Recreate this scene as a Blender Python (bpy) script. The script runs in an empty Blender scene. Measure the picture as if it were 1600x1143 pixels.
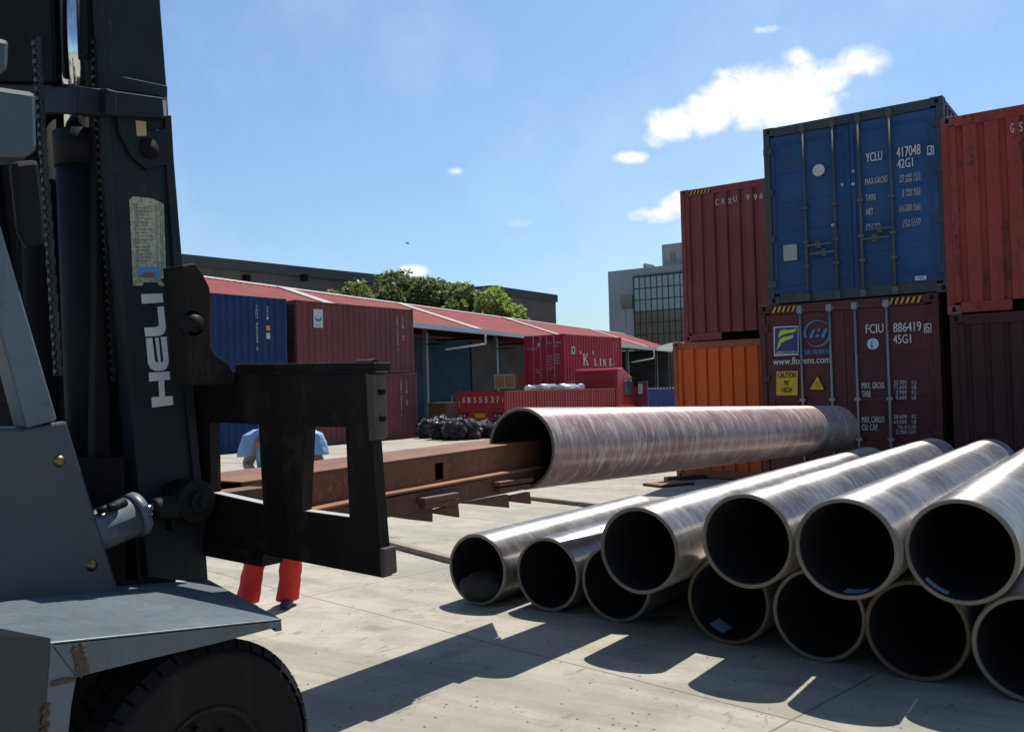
import bpy, bmesh, math, random
from mathutils import Vector, Matrix, noise
R = math.radians
rnd = random.Random(7)
S = bpy.context.scene
COL = S.collection

# ------------------------------------------------------------------ camera, light, exposure
YAW, PITCH, ROLL, EYE, F = R(35.36), R(1.57), R(1.5), 1.74, 1438.0
cam_d = bpy.data.cameras.new('camera'); cam_d.lens = 36*F/1600; cam_d.sensor_width = 36
cam_d.clip_start = .05; cam_d.clip_end = 3000
cam = bpy.data.objects.new('camera', cam_d); COL.objects.link(cam)
RM = Matrix.Rotation(YAW, 3, 'Z') @ Matrix.Rotation(math.pi/2+PITCH, 3, 'X') @ Matrix.Rotation(-ROLL, 3, 'Z')
cam.matrix_world = Matrix.Translation((0, 0, EYE)) @ RM.to_4x4()
S.camera = cam
CP = Vector((0, 0, EYE))
SUNV = Vector((-.09, .53, 1)).normalized()
sd = bpy.data.lights.new('sun', 'SUN'); sd.energy = 5.0; sd.angle = R(.53); sd.color = (1, .95, .87)
so = bpy.data.objects.new('sun', sd); COL.objects.link(so)
so.rotation_euler = SUNV.to_track_quat('Z', 'Y').to_euler(); so.location = (0, 0, 30)
S.view_settings.view_transform = 'Standard'; S.view_settings.look = 'None'
S.view_settings.exposure = .55; S.view_settings.gamma = 1

def ray(px, py): return RM @ Vector(((px-800)/F, -(py-571.5)/F, -1))
def hitp(px, py, p, n):
    r = ray(px, py); n = Vector(n); t = (Vector(p)-CP).dot(n)/r.dot(n); return CP + r*t
def PU(px, py, u): return hitp(px, py, (u, 0, 0), (1, 0, 0))
def PV(px, py, v): return hitp(px, py, (0, v, 0), (0, 1, 0))
def PZ(px, py, z): return hitp(px, py, (0, 0, z), (0, 0, 1))
CY, SY = math.cos(YAW), math.sin(YAW)
def C2W(X, d, z=0): return Vector((X*CY-d*SY, X*SY+d*CY, z))

# ------------------------------------------------------------------ world: sky and clouds
W = bpy.data.worlds.new("World"); S.world = W; W.use_nodes = True
nt = W.node_tree; nt.nodes.clear()
def N(nt, typ, **k):
    n = nt.nodes.new(typ)
    for a, b in k.items():
        if a in ('inp',):
            for i, v in b.items(): n.inputs[i].default_value = v
        else: setattr(n, a, b)
    return n
def L(nt, a, b): nt.links.new(a, b)
sky = N(nt, 'ShaderNodeTexSky', sky_type='NISHITA', sun_disc=False)
sky.sun_elevation = math.asin(SUNV.z); sky.sun_rotation = math.atan2(SUNV.x, SUNV.y)
sky.altitude = 0; sky.air_density = 1.0; sky.dust_density = 1.3; sky.ozone_density = 2.6
bg = N(nt, 'ShaderNodeBackground', inp={1: .088}); tint = N(nt, 'ShaderNodeVectorMath', operation='MULTIPLY', inp={1: (.82, 1.0, 1.10)}); L(nt, sky.outputs[0], tint.inputs[0]); L(nt, tint.outputs[0], bg.inputs[0])
tc = N(nt, 'ShaderNodeTexCoord')
nrm = N(nt, 'ShaderNodeVectorMath', operation='NORMALIZE'); L(nt, tc.outputs['Generated'], nrm.inputs[0])
def M(nt, op, a, b=None, clamp=False):
    n = N(nt, 'ShaderNodeMath', operation=op, use_clamp=clamp)
    for i, x in enumerate((a, b)):
        if x is None: continue
        if isinstance(x, (int, float)): n.inputs[i].default_value = x
        else: L(nt, x, n.inputs[i])
    return n.outputs[0]
blobs = [(1195,150,112,60,1),(1140,150,62,40,1),(1245,135,80,52,1),(1262,170,62,38,1),(1052,192,60,34,1),(1335,100,62,30,.8),(1300,118,50,36,.9),(1100,178,62,42,1),(1320,150,26,14,.5),(1245,95,40,26,.7),(1130,118,26,18,.6),
         (986,246,40,14,.8),(1030,336,62,20,.85),(1062,318,40,26,1),(1195,46,30,9,.62),(712,267,17,8,.6),(820,348,40,11,.42),
         (642,424,34,14,.95),(1020,218,30,26,.6),(1215,175,100,36,1)]
acc = None
for (px, py, a, b, s) in blobs:
    c = ray(px, py).normalized(); rt = c.cross(Vector((0, 0, 1))).normalized(); up = rt.cross(c)
    sb = N(nt, 'ShaderNodeVectorMath', operation='SUBTRACT', inp={1: c}); L(nt, nrm.outputs[0], sb.inputs[0])
    d1 = N(nt, 'ShaderNodeVectorMath', operation='DOT_PRODUCT', inp={1: rt*(F/a)}); L(nt, sb.outputs[0], d1.inputs[0])
    d2 = N(nt, 'ShaderNodeVectorMath', operation='DOT_PRODUCT', inp={1: up*(F/b)}); L(nt, sb.outputs[0], d2.inputs[0])
    q = M(nt, 'SUBTRACT', 1, M(nt, 'ADD', M(nt, 'MULTIPLY', d1.outputs['Value'], d1.outputs['Value']), M(nt, 'MULTIPLY', d2.outputs['Value'], d2.outputs['Value'])), clamp=True)
    q = M(nt, 'MULTIPLY', q, s)
    acc = q if acc is None else M(nt, 'MAXIMUM', acc, q)
nz = N(nt, 'ShaderNodeTexNoise', inp={2: 26.0, 3: 9.0, 4: .62}); L(nt, nrm.outputs[0], nz.inputs['Vector'])
nz.inputs['Distortion'].default_value = .25
nz2 = N(nt, 'ShaderNodeTexNoise', inp={2: 75.0, 3: 8.0, 4: .6}); L(nt, nrm.outputs[0], nz2.inputs['Vector'])
nmix = M(nt, 'ADD', M(nt, 'MULTIPLY', M(nt, 'SUBTRACT', nz.outputs[0], .5), 2.2), M(nt, 'MULTIPLY', M(nt, 'SUBTRACT', nz2.outputs[0], .5), 1.0))
cl = M(nt, 'ADD', M(nt, 'MULTIPLY', acc, 1.35), nmix)
gate = M(nt, 'MULTIPLY', acc, 1.5, clamp=True)
core = cl; cl = M(nt, 'MULTIPLY', M(nt, 'SUBTRACT', cl, .26), 1.15, clamp=True)
cl = M(nt, 'MAXIMUM', cl, M(nt, 'MULTIPLY', M(nt, 'SUBTRACT', core, -.05), .30, clamp=True))
cl = M(nt, 'MULTIPLY', cl, gate, clamp=True)
# thin high veil of cirrus
nv = N(nt, 'ShaderNodeTexNoise', inp={2: 3.0, 3: 6.0, 4: .6}); L(nt, nrm.outputs[0], nv.inputs['Vector'])
veil = M(nt, 'MULTIPLY', M(nt, 'SUBTRACT', nv.outputs[0], .48), .7, clamp=True)
cl = M(nt, 'MAXIMUM', cl, veil)
bc = N(nt, 'ShaderNodeBackground', inp={0: (1, 1, 1, 1), 1: .80})
L(nt, M(nt, 'ADD', .60, M(nt, 'MULTIPLY', nz.outputs[0], .35)), bc.inputs[1])
mx = N(nt, 'ShaderNodeMixShader'); L(nt, cl, mx.inputs[0]); L(nt, bg.outputs[0], mx.inputs[1]); L(nt, bc.outputs[0], mx.inputs[2])
wo = N(nt, 'ShaderNodeOutputWorld'); L(nt, mx.outputs[0], wo.inputs[0])

# ------------------------------------------------------------------ materials
MATS = {}
def mat_new(name):
    m = bpy.data.materials.new(name); m.use_nodes = True; t = m.node_tree; t.nodes.clear()
    o = N(t, 'ShaderNodeOutputMaterial'); p = N(t, 'ShaderNodeBsdfPrincipled'); L(t, p.outputs[0], o.inputs[0])
    return m, t, p
def noise_tex(t, scale=(1, 1, 1), sc=1, det=5, rough=.55, dist=0, rand=True):
    c = N(t, 'ShaderNodeTexCoord'); mp = N(t, 'ShaderNodeMapping'); mp.inputs['Scale'].default_value = scale
    L(t, c.outputs['Object'], mp.inputs['Vector'])
    if rand:
        oi = N(t, 'ShaderNodeObjectInfo'); r = M(t, 'MULTIPLY', oi.outputs['Random'], 37.0)
        cb = N(t, 'ShaderNodeCombineXYZ'); L(t, r, cb.inputs[0]); L(t, r, cb.inputs[2]); L(t, cb.outputs[0], mp.inputs['Location'])
    n = N(t, 'ShaderNodeTexNoise', inp={2: sc, 3: det, 4: rough}); n.inputs['Distortion'].default_value = dist
    L(t, mp.outputs[0], n.inputs['Vector']); return n.outputs[0]
def ramp(t, f, a, b, c0=(0, 0, 0, 1), c1=(1, 1, 1, 1)):
    r = N(t, 'ShaderNodeValToRGB'); e = r.color_ramp.elements
    e[0].position = a; e[0].color = c0; e[1].position = b; e[1].color = c1; L(t, f, r.inputs[0]); return r.outputs[0]
def mixc(t, f, a, b, mode='MIX'):
    n = N(t, 'ShaderNodeMix', data_type='RGBA', blend_type=mode)
    for i, x in ((0, f), (6, a), (7, b)):
        if isinstance(x, (int, float)): n.inputs[i].default_value = x
        elif isinstance(x, tuple): n.inputs[i].default_value = (*x[:3], 1)
        else: L(t, x, n.inputs[i])
    return n.outputs[2]
def bump(t, p, h, st=.3, dist=.01):
    b = N(t, 'ShaderNodeBump', inp={0: st, 1: dist}); L(t, h, b.inputs['Height']); L(t, b.outputs[0], p.inputs['Normal'])
def paint(name, col, rust=.35, rough=.5, var=.25, streak=.5, rustcol=(.10, .045, .022), metal=0, dirt=(.06, .05, .04), sc=1.0, spec=.5, bmp=.12):
    if name in MATS: return MATS[name]
    m, t, p = mat_new(name)
    big = noise_tex(t, sc=.9*sc, det=4); st = noise_tex(t, scale=(7, 7, .5), sc=1.4*sc, det=6, rough=.65)
    sp = noise_tex(t, sc=9*sc, det=8, rough=.7)
    c = mixc(t, ramp(t, big, .3, .7), tuple(x*(1-var) for x in col), tuple(min(1, x*(1+var)) for x in col))
    c = mixc(t, M(t, 'MULTIPLY', ramp(t, st, .5, .78), streak), c, dirt)
    thr = .78-rust*.35
    rm = M(t, 'MULTIPLY', ramp(t, M(t, 'ADD', M(t, 'MULTIPLY', sp, .6), M(t, 'MULTIPLY', st, .4)), thr-.06, thr+.03), .9 if rust > 0 else 0)
    c = mixc(t, rm, c, rustcol)
    L(t, c, p.inputs['Base Color'])
    rr = M(t, 'ADD', M(t, 'MULTIPLY', sp, .25), rough-.1, clamp=True); L(t, rr, p.inputs['Roughness'])
    p.inputs['Metallic'].default_value = metal; p.inputs['Specular IOR Level'].default_value = .18 if 'container' in name else (.1 if ('shed' in name or 'hall' in name) else (.14 if name in ('mast_paint', 'carriage_steel', 'dark_machine_steel', 'rubber', 'scuffed_steel') else spec))
    bump(t, p, sp, bmp, .004)
    MATS[name] = m; return m
def plain(name, col, rough=.6, metal=0, var=.1, spec=.5):
    if name in MATS: return MATS[name]
    m, t, p = mat_new(name)
    n = noise_tex(t, sc=6, det=5)
    L(t, mixc(t, n, tuple(x*(1-var) for x in col), tuple(min(1, x*(1+var)) for x in col)), p.inputs['Base Color'])
    p.inputs['Roughness'].default_value = rough; p.inputs['Metallic'].default_value = metal; p.inputs['Specular IOR Level'].default_value = spec
    MATS[name] = m; return m

mWhite = plain('white_lettering', (0.4650, 0.4650, 0.4500), .6, var=.18)
mDimWhite = plain('faded_white_lettering', (.36, .36, .36), .7, var=.3)
mBlack = plain('black', (.008, .008, .009), .8, spec=.1)
mRubber = paint('rubber', (0.008, 0.008, 0.009), 0, .75, .35, .35, dirt=(.03, .028, .025), spec=.25)
mSteelDark = paint('dark_machine_steel', (0.0080, 0.0084, 0.0092), .12, .55, .3, .25, rustcol=(.05, .03, .02), spec=.35)
mCarriage = paint('carriage_steel', (0.012, 0.008, 0.007), .55, .6, .3, .5, rustcol=(.032, .02, .016), dirt=(.022, .016, .014), spec=.35)
mMast = paint('mast_paint', (0.013, 0.017, 0.021), .38, .5, .3, .5, dirt=(.02, .02, .02), sc=2)
mBody = paint('grey_truck_paint', (0.0775, 0.1020, 0.1200), .50, .42, .22, .6, dirt=(.05, .045, .04), sc=2.2, rustcol=(.10, .05, .025))
mChrome = plain('chrome', (.75, .78, .8), .12, 1, .03)
mBrass = plain('bolt_brass', (0.2250, 0.1650, 0.0800), .35, 1, .2)
mRust = paint('rusty_boom_steel', (0.125, 0.042, 0.018), .55, .72, .4, .45, rustcol=(.24, .095, .032), dirt=(.05, .022, .012), sc=2.2, bmp=.3)
mRustDark = paint('dark_rusty_steel', (.10, .045, .026), .5, .75, .4, .4, rustcol=(.20, .08, .03), dirt=(.03, .02, .016), sc=2.5, bmp=.3)
mRustEdge = paint('bright_rust', (.20, .08, .03), .3, .8, .4, .3, rustcol=(.14, .05, .02), sc=3, bmp=.3)

def concrete():
    m, t, p = mat_new('yard_concrete')
    c = N(t, 'ShaderNodeTexCoord'); mp = N(t, 'ShaderNodeMapping')
    P0 = PZ(480, 931, 0); ang = math.atan2(*(PZ(1100, 1089, 0)-P0).yx)
    mp.vector_type = 'TEXTURE'; mp.inputs['Location'].default_value = P0; mp.inputs['Rotation'].default_value = (0, 0, ang)
    L(t, c.outputs['Object'], mp.inputs['Vector'])
    wob = N(t, 'ShaderNodeTexNoise', inp={2: 3.0, 3: 4.0}); L(t, mp.outputs[0], wob.inputs['Vector'])
    sx = N(t, 'ShaderNodeSeparateXYZ'); L(t, mp.outputs[0], sx.inputs[0])
    def joint(o, per, w):
        a = M(t, 'ADD', o, M(t, 'MULTIPLY', M(t, 'SUBTRACT', wob.outputs[0], .5), .02))
        a = M(t, 'ABSOLUTE', M(t, 'SUBTRACT', M(t, 'FRACT', M(t, 'ADD', M(t, 'DIVIDE', a, per), 100.5)), .5))
        return M(t, 'SUBTRACT', 1, M(t, 'DIVIDE', a, w/per, clamp=True))
    j = M(t, 'MAXIMUM', joint(sx.outputs[0], 4.6, .011), joint(sx.outputs[1], 4.2, .011))
    big = noise_tex(t, sc=.35, det=6, rough=.6, rand=False); mid = noise_tex(t, sc=2.3, det=8, rough=.7, rand=False)
    fine = noise_tex(t, sc=38, det=6, rough=.7, rand=False); spk = noise_tex(t, scale=(1, .45, 1), sc=5.5, det=9, rough=.75, dist=1.2, rand=False)
    k = mixc(t, ramp(t, big, .3, .7), (.25, .228, .182), (.33, .307, .253))
    k = mixc(t, M(t, 'MULTIPLY', ramp(t, mid, .44, .66), .7), k, (.17, .155, .125))
    k = mixc(t, M(t, 'MULTIPLY', ramp(t, fine, .35, .75), .4), k, (.36, .345, .30))
    k = mixc(t, M(t, 'MULTIPLY', ramp(t, spk, .585, .68), .8), k, (.085, .08, .07))
    til = noise_tex(t, scale=(.25, 1.4, 1), sc=1.0, det=7, rough=.65, dist=.8, rand=False)
    k = mixc(t, M(t, 'MULTIPLY', ramp(t, til, .47, .60), .55), k, (.16, .15, .125))
    oil = noise_tex(t, sc=1.35, det=3, rough=.4, rand=False)
    k = mixc(t, M(t, 'MULTIPLY', ramp(t, oil, .66, .72), .5), k, (.07, .068, .06))
    # cracks and scuffs
    mu = N(t, 'ShaderNodeTexVoronoi', feature='DISTANCE_TO_EDGE', inp={2: .8}); mu.inputs['Randomness'].default_value = 1
    wv = N(t, 'ShaderNodeVectorMath', operation='ADD'); L(t, mp.outputs[0], wv.inputs[0])
    nd = N(t, 'ShaderNodeTexNoise', inp={2: 2.2, 3: 6.0}); L(t, mp.outputs[0], nd.inputs['Vector']); L(t, nd.outputs[1], wv.inputs[1]); L(t, wv.outputs[0], mu.inputs['Vector'])
    cr = M(t, 'MULTIPLY', M(t, 'SUBTRACT', 1, M(t, 'DIVIDE', mu.outputs[0], .006, clamp=True)), ramp(t, big, .50, .58))
    k = mixc(t, M(t, 'MULTIPLY', cr, .65), k, (.07, .065, .055))
    sm = noise_tex(t, scale=(.6, 5, 1), sc=1.6, det=9, rough=.8, dist=.6, rand=False)
    sg = noise_tex(t, sc=.9, det=2, rand=False)
    k = mixc(t, M(t, 'MULTIPLY', M(t, 'MULTIPLY', ramp(t, sm, .55, .64), ramp(t, sg, .47, .58)), .7), k, (.11, .11, .105))
    k = mixc(t, M(t, 'MULTIPLY', j, .85), k, (.06, .055, .045))
    L(t, k, p.inputs['Base Color']); p.inputs['Roughness'].default_value = .85; p.inputs['Specular IOR Level'].default_value = .3
    bump(t, p, M(t, 'SUBTRACT', M(t, 'ADD', M(t, 'MULTIPLY', mid, .5), M(t, 'MULTIPLY', fine, .35)), M(t, 'MAXIMUM', j, cr)), .45, .008)
    return m

def pipe_mat(name, a, b, chalk, metal=.75, rough=.33, chalkamt=.5, stain=(.16, .10, .07)):
    m, t, p = mat_new(name)
    ring = noise_tex(t, scale=(2.6, 10, 2.6), sc=1.3, det=10, rough=.78, dist=.9)
    ring2 = noise_tex(t, scale=(1.5, 60, 1.5), sc=1, det=4, rough=.6, dist=.25)
    big = noise_tex(t, scale=(1.6, .7, 1.6), sc=1.3, det=6, rough=.65)
    spot = noise_tex(t, scale=(3, 1.6, 3), sc=1.1, det=6, rough=.6)
    c = mixc(t, ramp(t, big, .38, .60), a, b)
    c = mixc(t, M(t, 'MULTIPLY', ramp(t, ring2, .42, .62), .22), c, tuple(x*.6 for x in a))
    ck = M(t, 'MULTIPLY', ramp(t, ring, .49, .62), chalkamt)
    c = mixc(t, ck, c, chalk)
    c = mixc(t, M(t, 'MULTIPLY', ramp(t, spot, .60, .72), .55), c, stain)
    L(t, c, p.inputs['Base Color'])
    L(t, M(t, 'SUBTRACT', metal, M(t, 'MULTIPLY', ck, .3)), p.inputs['Metallic'])
    L(t, M(t, 'ADD', rough-.08, M(t, 'ADD', M(t, 'MULTIPLY', big, .16), M(t, 'MULTIPLY', ck, .08))), p.inputs['Roughness'])
    tg = N(t, 'ShaderNodeTangent', direction_type='RADIAL', axis='Y'); L(t, tg.outputs[0], p.inputs['Tangent'])
    p.inputs['Anisotropic'].default_value = .85; p.inputs['Anisotropic Rotation'].default_value = .25
    bump(t, p, M(t, 'ADD', M(t, 'MULTIPLY', ring2, .6), M(t, 'MULTIPLY', spot, .8)), .22, .002)
    return m
mPipe = pipe_mat('mill_steel_pipe', (.22, .205, .20), (.42, .39, .37), (.52, .48, .44), .82, .42, .5)
mPipeRed = pipe_mat('oxide_steel_pipe', (.21, .125, .118), (.33, .245, .235), (.52, .48, .43), .35, .46, .7)
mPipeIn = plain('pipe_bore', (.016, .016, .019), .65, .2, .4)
mRim = paint('pipe_cut_face', (0.1700, 0.1500, 0.1200), .3, .45, .3, .3, metal=.5, sc=3, rustcol=(.2, .11, .05))
mRimRust = paint('rusty_pipe_cut_face', (0.1200, 0.0800, 0.0450), .5, .6, .3, .3, metal=.3, sc=3, rustcol=(.16, .08, .03))

# ------------------------------------------------------------------ mesh builder
ORG = {}
class MB:
    def __init__(s): s.v = []; s.f = []; s.s = []; s.m = []
    def add(s, vs, fs, smooth=False, mi=0):
        o = len(s.v); s.v += [Vector(v) for v in vs]
        for f in fs: s.f.append([o+i for i in f]); s.s.append(smooth); s.m.append(mi)
        return s
    def box(s, lo, hi, mi=0):
        a, b, c = lo; d, e, f = hi
        return s.add([(a,b,c),(d,b,c),(d,e,c),(a,e,c),(a,b,f),(d,b,f),(d,e,f),(a,e,f)],
                     [(0,3,2,1),(4,5,6,7),(0,1,5,4),(1,2,6,5),(2,3,7,6),(3,0,4,7)], False, mi)
    def prism(s, poly, vec, mi=0):
        poly = [Vector(p) for p in poly]; vec = Vector(vec); n = len(poly)
        return s.add(poly+[p+vec for p in poly], [list(range(n))[::-1], list(range(n, 2*n))]+[(i, (i+1) % n, (i+1) % n+n, i+n) for i in range(n)], False, mi)
    def tube(s, p0, p1, r0, r1=None, n=16, caps=True, mi=0):
        p0, p1 = Vector(p0), Vector(p1); r1 = r0 if r1 is None else r1
        q = (p1-p0).to_track_quat('Z', 'Y'); vs = []
        for p, r in ((p0, r0), (p1, r1)):
            for i in range(n): a = 2*math.pi*i/n; vs.append(p+q @ Vector((math.cos(a)*r, math.sin(a)*r, 0)))
        s.add(vs, [(i, (i+1) % n, (i+1) % n+n, i+n) for i in range(n)], True, mi)
        if caps: o = len(s.v)-2*n; s.f += [list(range(o+n-1, o-1, -1)), list(range(o+n, o+2*n))]; s.s += [False]*2; s.m += [mi]*2
        return s
    def path(s, pts, r, n=8, mi=0):
        for a, b in zip(pts[:-1], pts[1:]): s.tube(a, b, r, n=n, mi=mi)
        return s
    def lathe(s, prof, c, axis, n=32, mi=0, smooth=True):   # prof: (r, h) list
        c = Vector(c); q = Vector(axis).to_track_quat('Z', 'Y'); vs = []
        for r, h in prof:
            for i in range(n): a = 2*math.pi*i/n; vs.append(c+q @ Vector((math.cos(a)*r, math.sin(a)*r, h)))
        fs = [(j*n+i, j*n+(i+1) % n, (j+1)*n+(i+1) % n, (j+1)*n+i) for j in range(len(prof)-1) for i in range(n)]
        return s.add(vs, fs, smooth, mi)
    def mesh(s, me, mat, mi=0):
        return s.add([mat @ v.co for v in me.vertices], [list(p.vertices) for p in me.polygons], False, mi)
    def build(s, name, mats, parent=None, label=None, bevel=0, recalc=True):
        me = bpy.data.meshes.new(name)
        off = ORG.get(parent.name, Vector()) if parent else Vector()
        me.from_pydata([v-off for v in s.v], [], s.f)
        if not isinstance(mats, (list, tuple)): mats = [mats]
        for m in mats: me.materials.append(m)
        for p, sm, mi in zip(me.polygons, s.s, s.m): p.use_smooth = sm; p.material_index = mi
        if recalc:
            bm = bmesh.new(); bm.from_mesh(me); bmesh.ops.recalc_face_normals(bm, faces=bm.faces); bm.to_mesh(me); bm.free()
        o = bpy.data.objects.new(name, me); COL.objects.link(o)
        if parent: o.parent = parent; ORG[o.name] = off
        if label: o['label'] = label
        if bevel:
            b = o.modifiers.new('bevel', 'BEVEL'); b.width = bevel; b.segments = 2; b.limit_method = 'ANGLE'; b.angle_limit = R(40)
        return o
def tag(o, label=None, cat=None, group=None, kind=None):
    if label: o['label'] = label
    if cat: o['category'] = cat
    if group: o['group'] = group
    if kind: o['kind'] = kind
    return o
def thing(name, loc, label, cat, group=None):
    o = bpy.data.objects.new(name, None); COL.objects.link(o); o.location = loc; o.empty_display_size = .2
    ORG[o.name] = Vector(loc); return tag(o, label, cat, group)
TXC = {}
def text_mesh(body):
    if body not in TXC:
        cu = bpy.data.curves.new('t', 'FONT'); cu.body = body; cu.resolution_u = 3; cu.extrude = .01
        ob = bpy.data.objects.new('t', cu); me = bpy.data.meshes.new_from_object(ob)
        bpy.data.objects.remove(ob); TXC[body] = me
    return TXC[body]
def put_text(mb, body, p0, X, Z, w, h, mi=0, th=.003, bold=0):
    """p0 = lower left corner, X and Z unit directions of writing, box w by h"""
    me = text_mesh(body); xs = [v.co.x for v in me.vertices]; ys = [v.co.y for v in me.vertices]
    if not xs: return
    x0, x1, y0, y1 = min(xs), max(xs), min(ys), max(ys)
    X, Z = Vector(X), Vector(Z); Nn = X.cross(Z)
    for dx in ([0] if not bold else [0, bold]):
        A = Matrix.Identity(4)
        A.col[0][:3] = X*(w-bold)/(x1-x0); A.col[1][:3] = Z*h/(y1-y0); A.col[2][:3] = Nn*(th/.02)
        o = Vector(p0)+X*dx - X*(w-bold)/(x1-x0)*x0 - Z*h/(y1-y0)*y0 + Nn*(th/2+.002+dx*.05)
        A.col[3][:3] = o; mb.mesh(me, A, mi)
def vtext(mb, body, v, px0, pyb, px1, h, mi=0, bold=0, off=0):    # writing on a face v = const looking at -v
    a = PV(px0, pyb, v); b = PV(px1, pyb, v); a.y -= off
    put_text(mb, body, a, (1, 0, 0), (0, 0, 1), b.x-a.x, h, mi, bold=bold)

# ------------------------------------------------------------------ ground
g = MB(); n = 40
g.add([(-900, -300, 0), (900, -300, 0), (900, 1500, 0), (-900, 1500, 0)], [(0, 1, 2, 3)])
tag(g.build('ground', concrete()), kind='structure')

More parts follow.
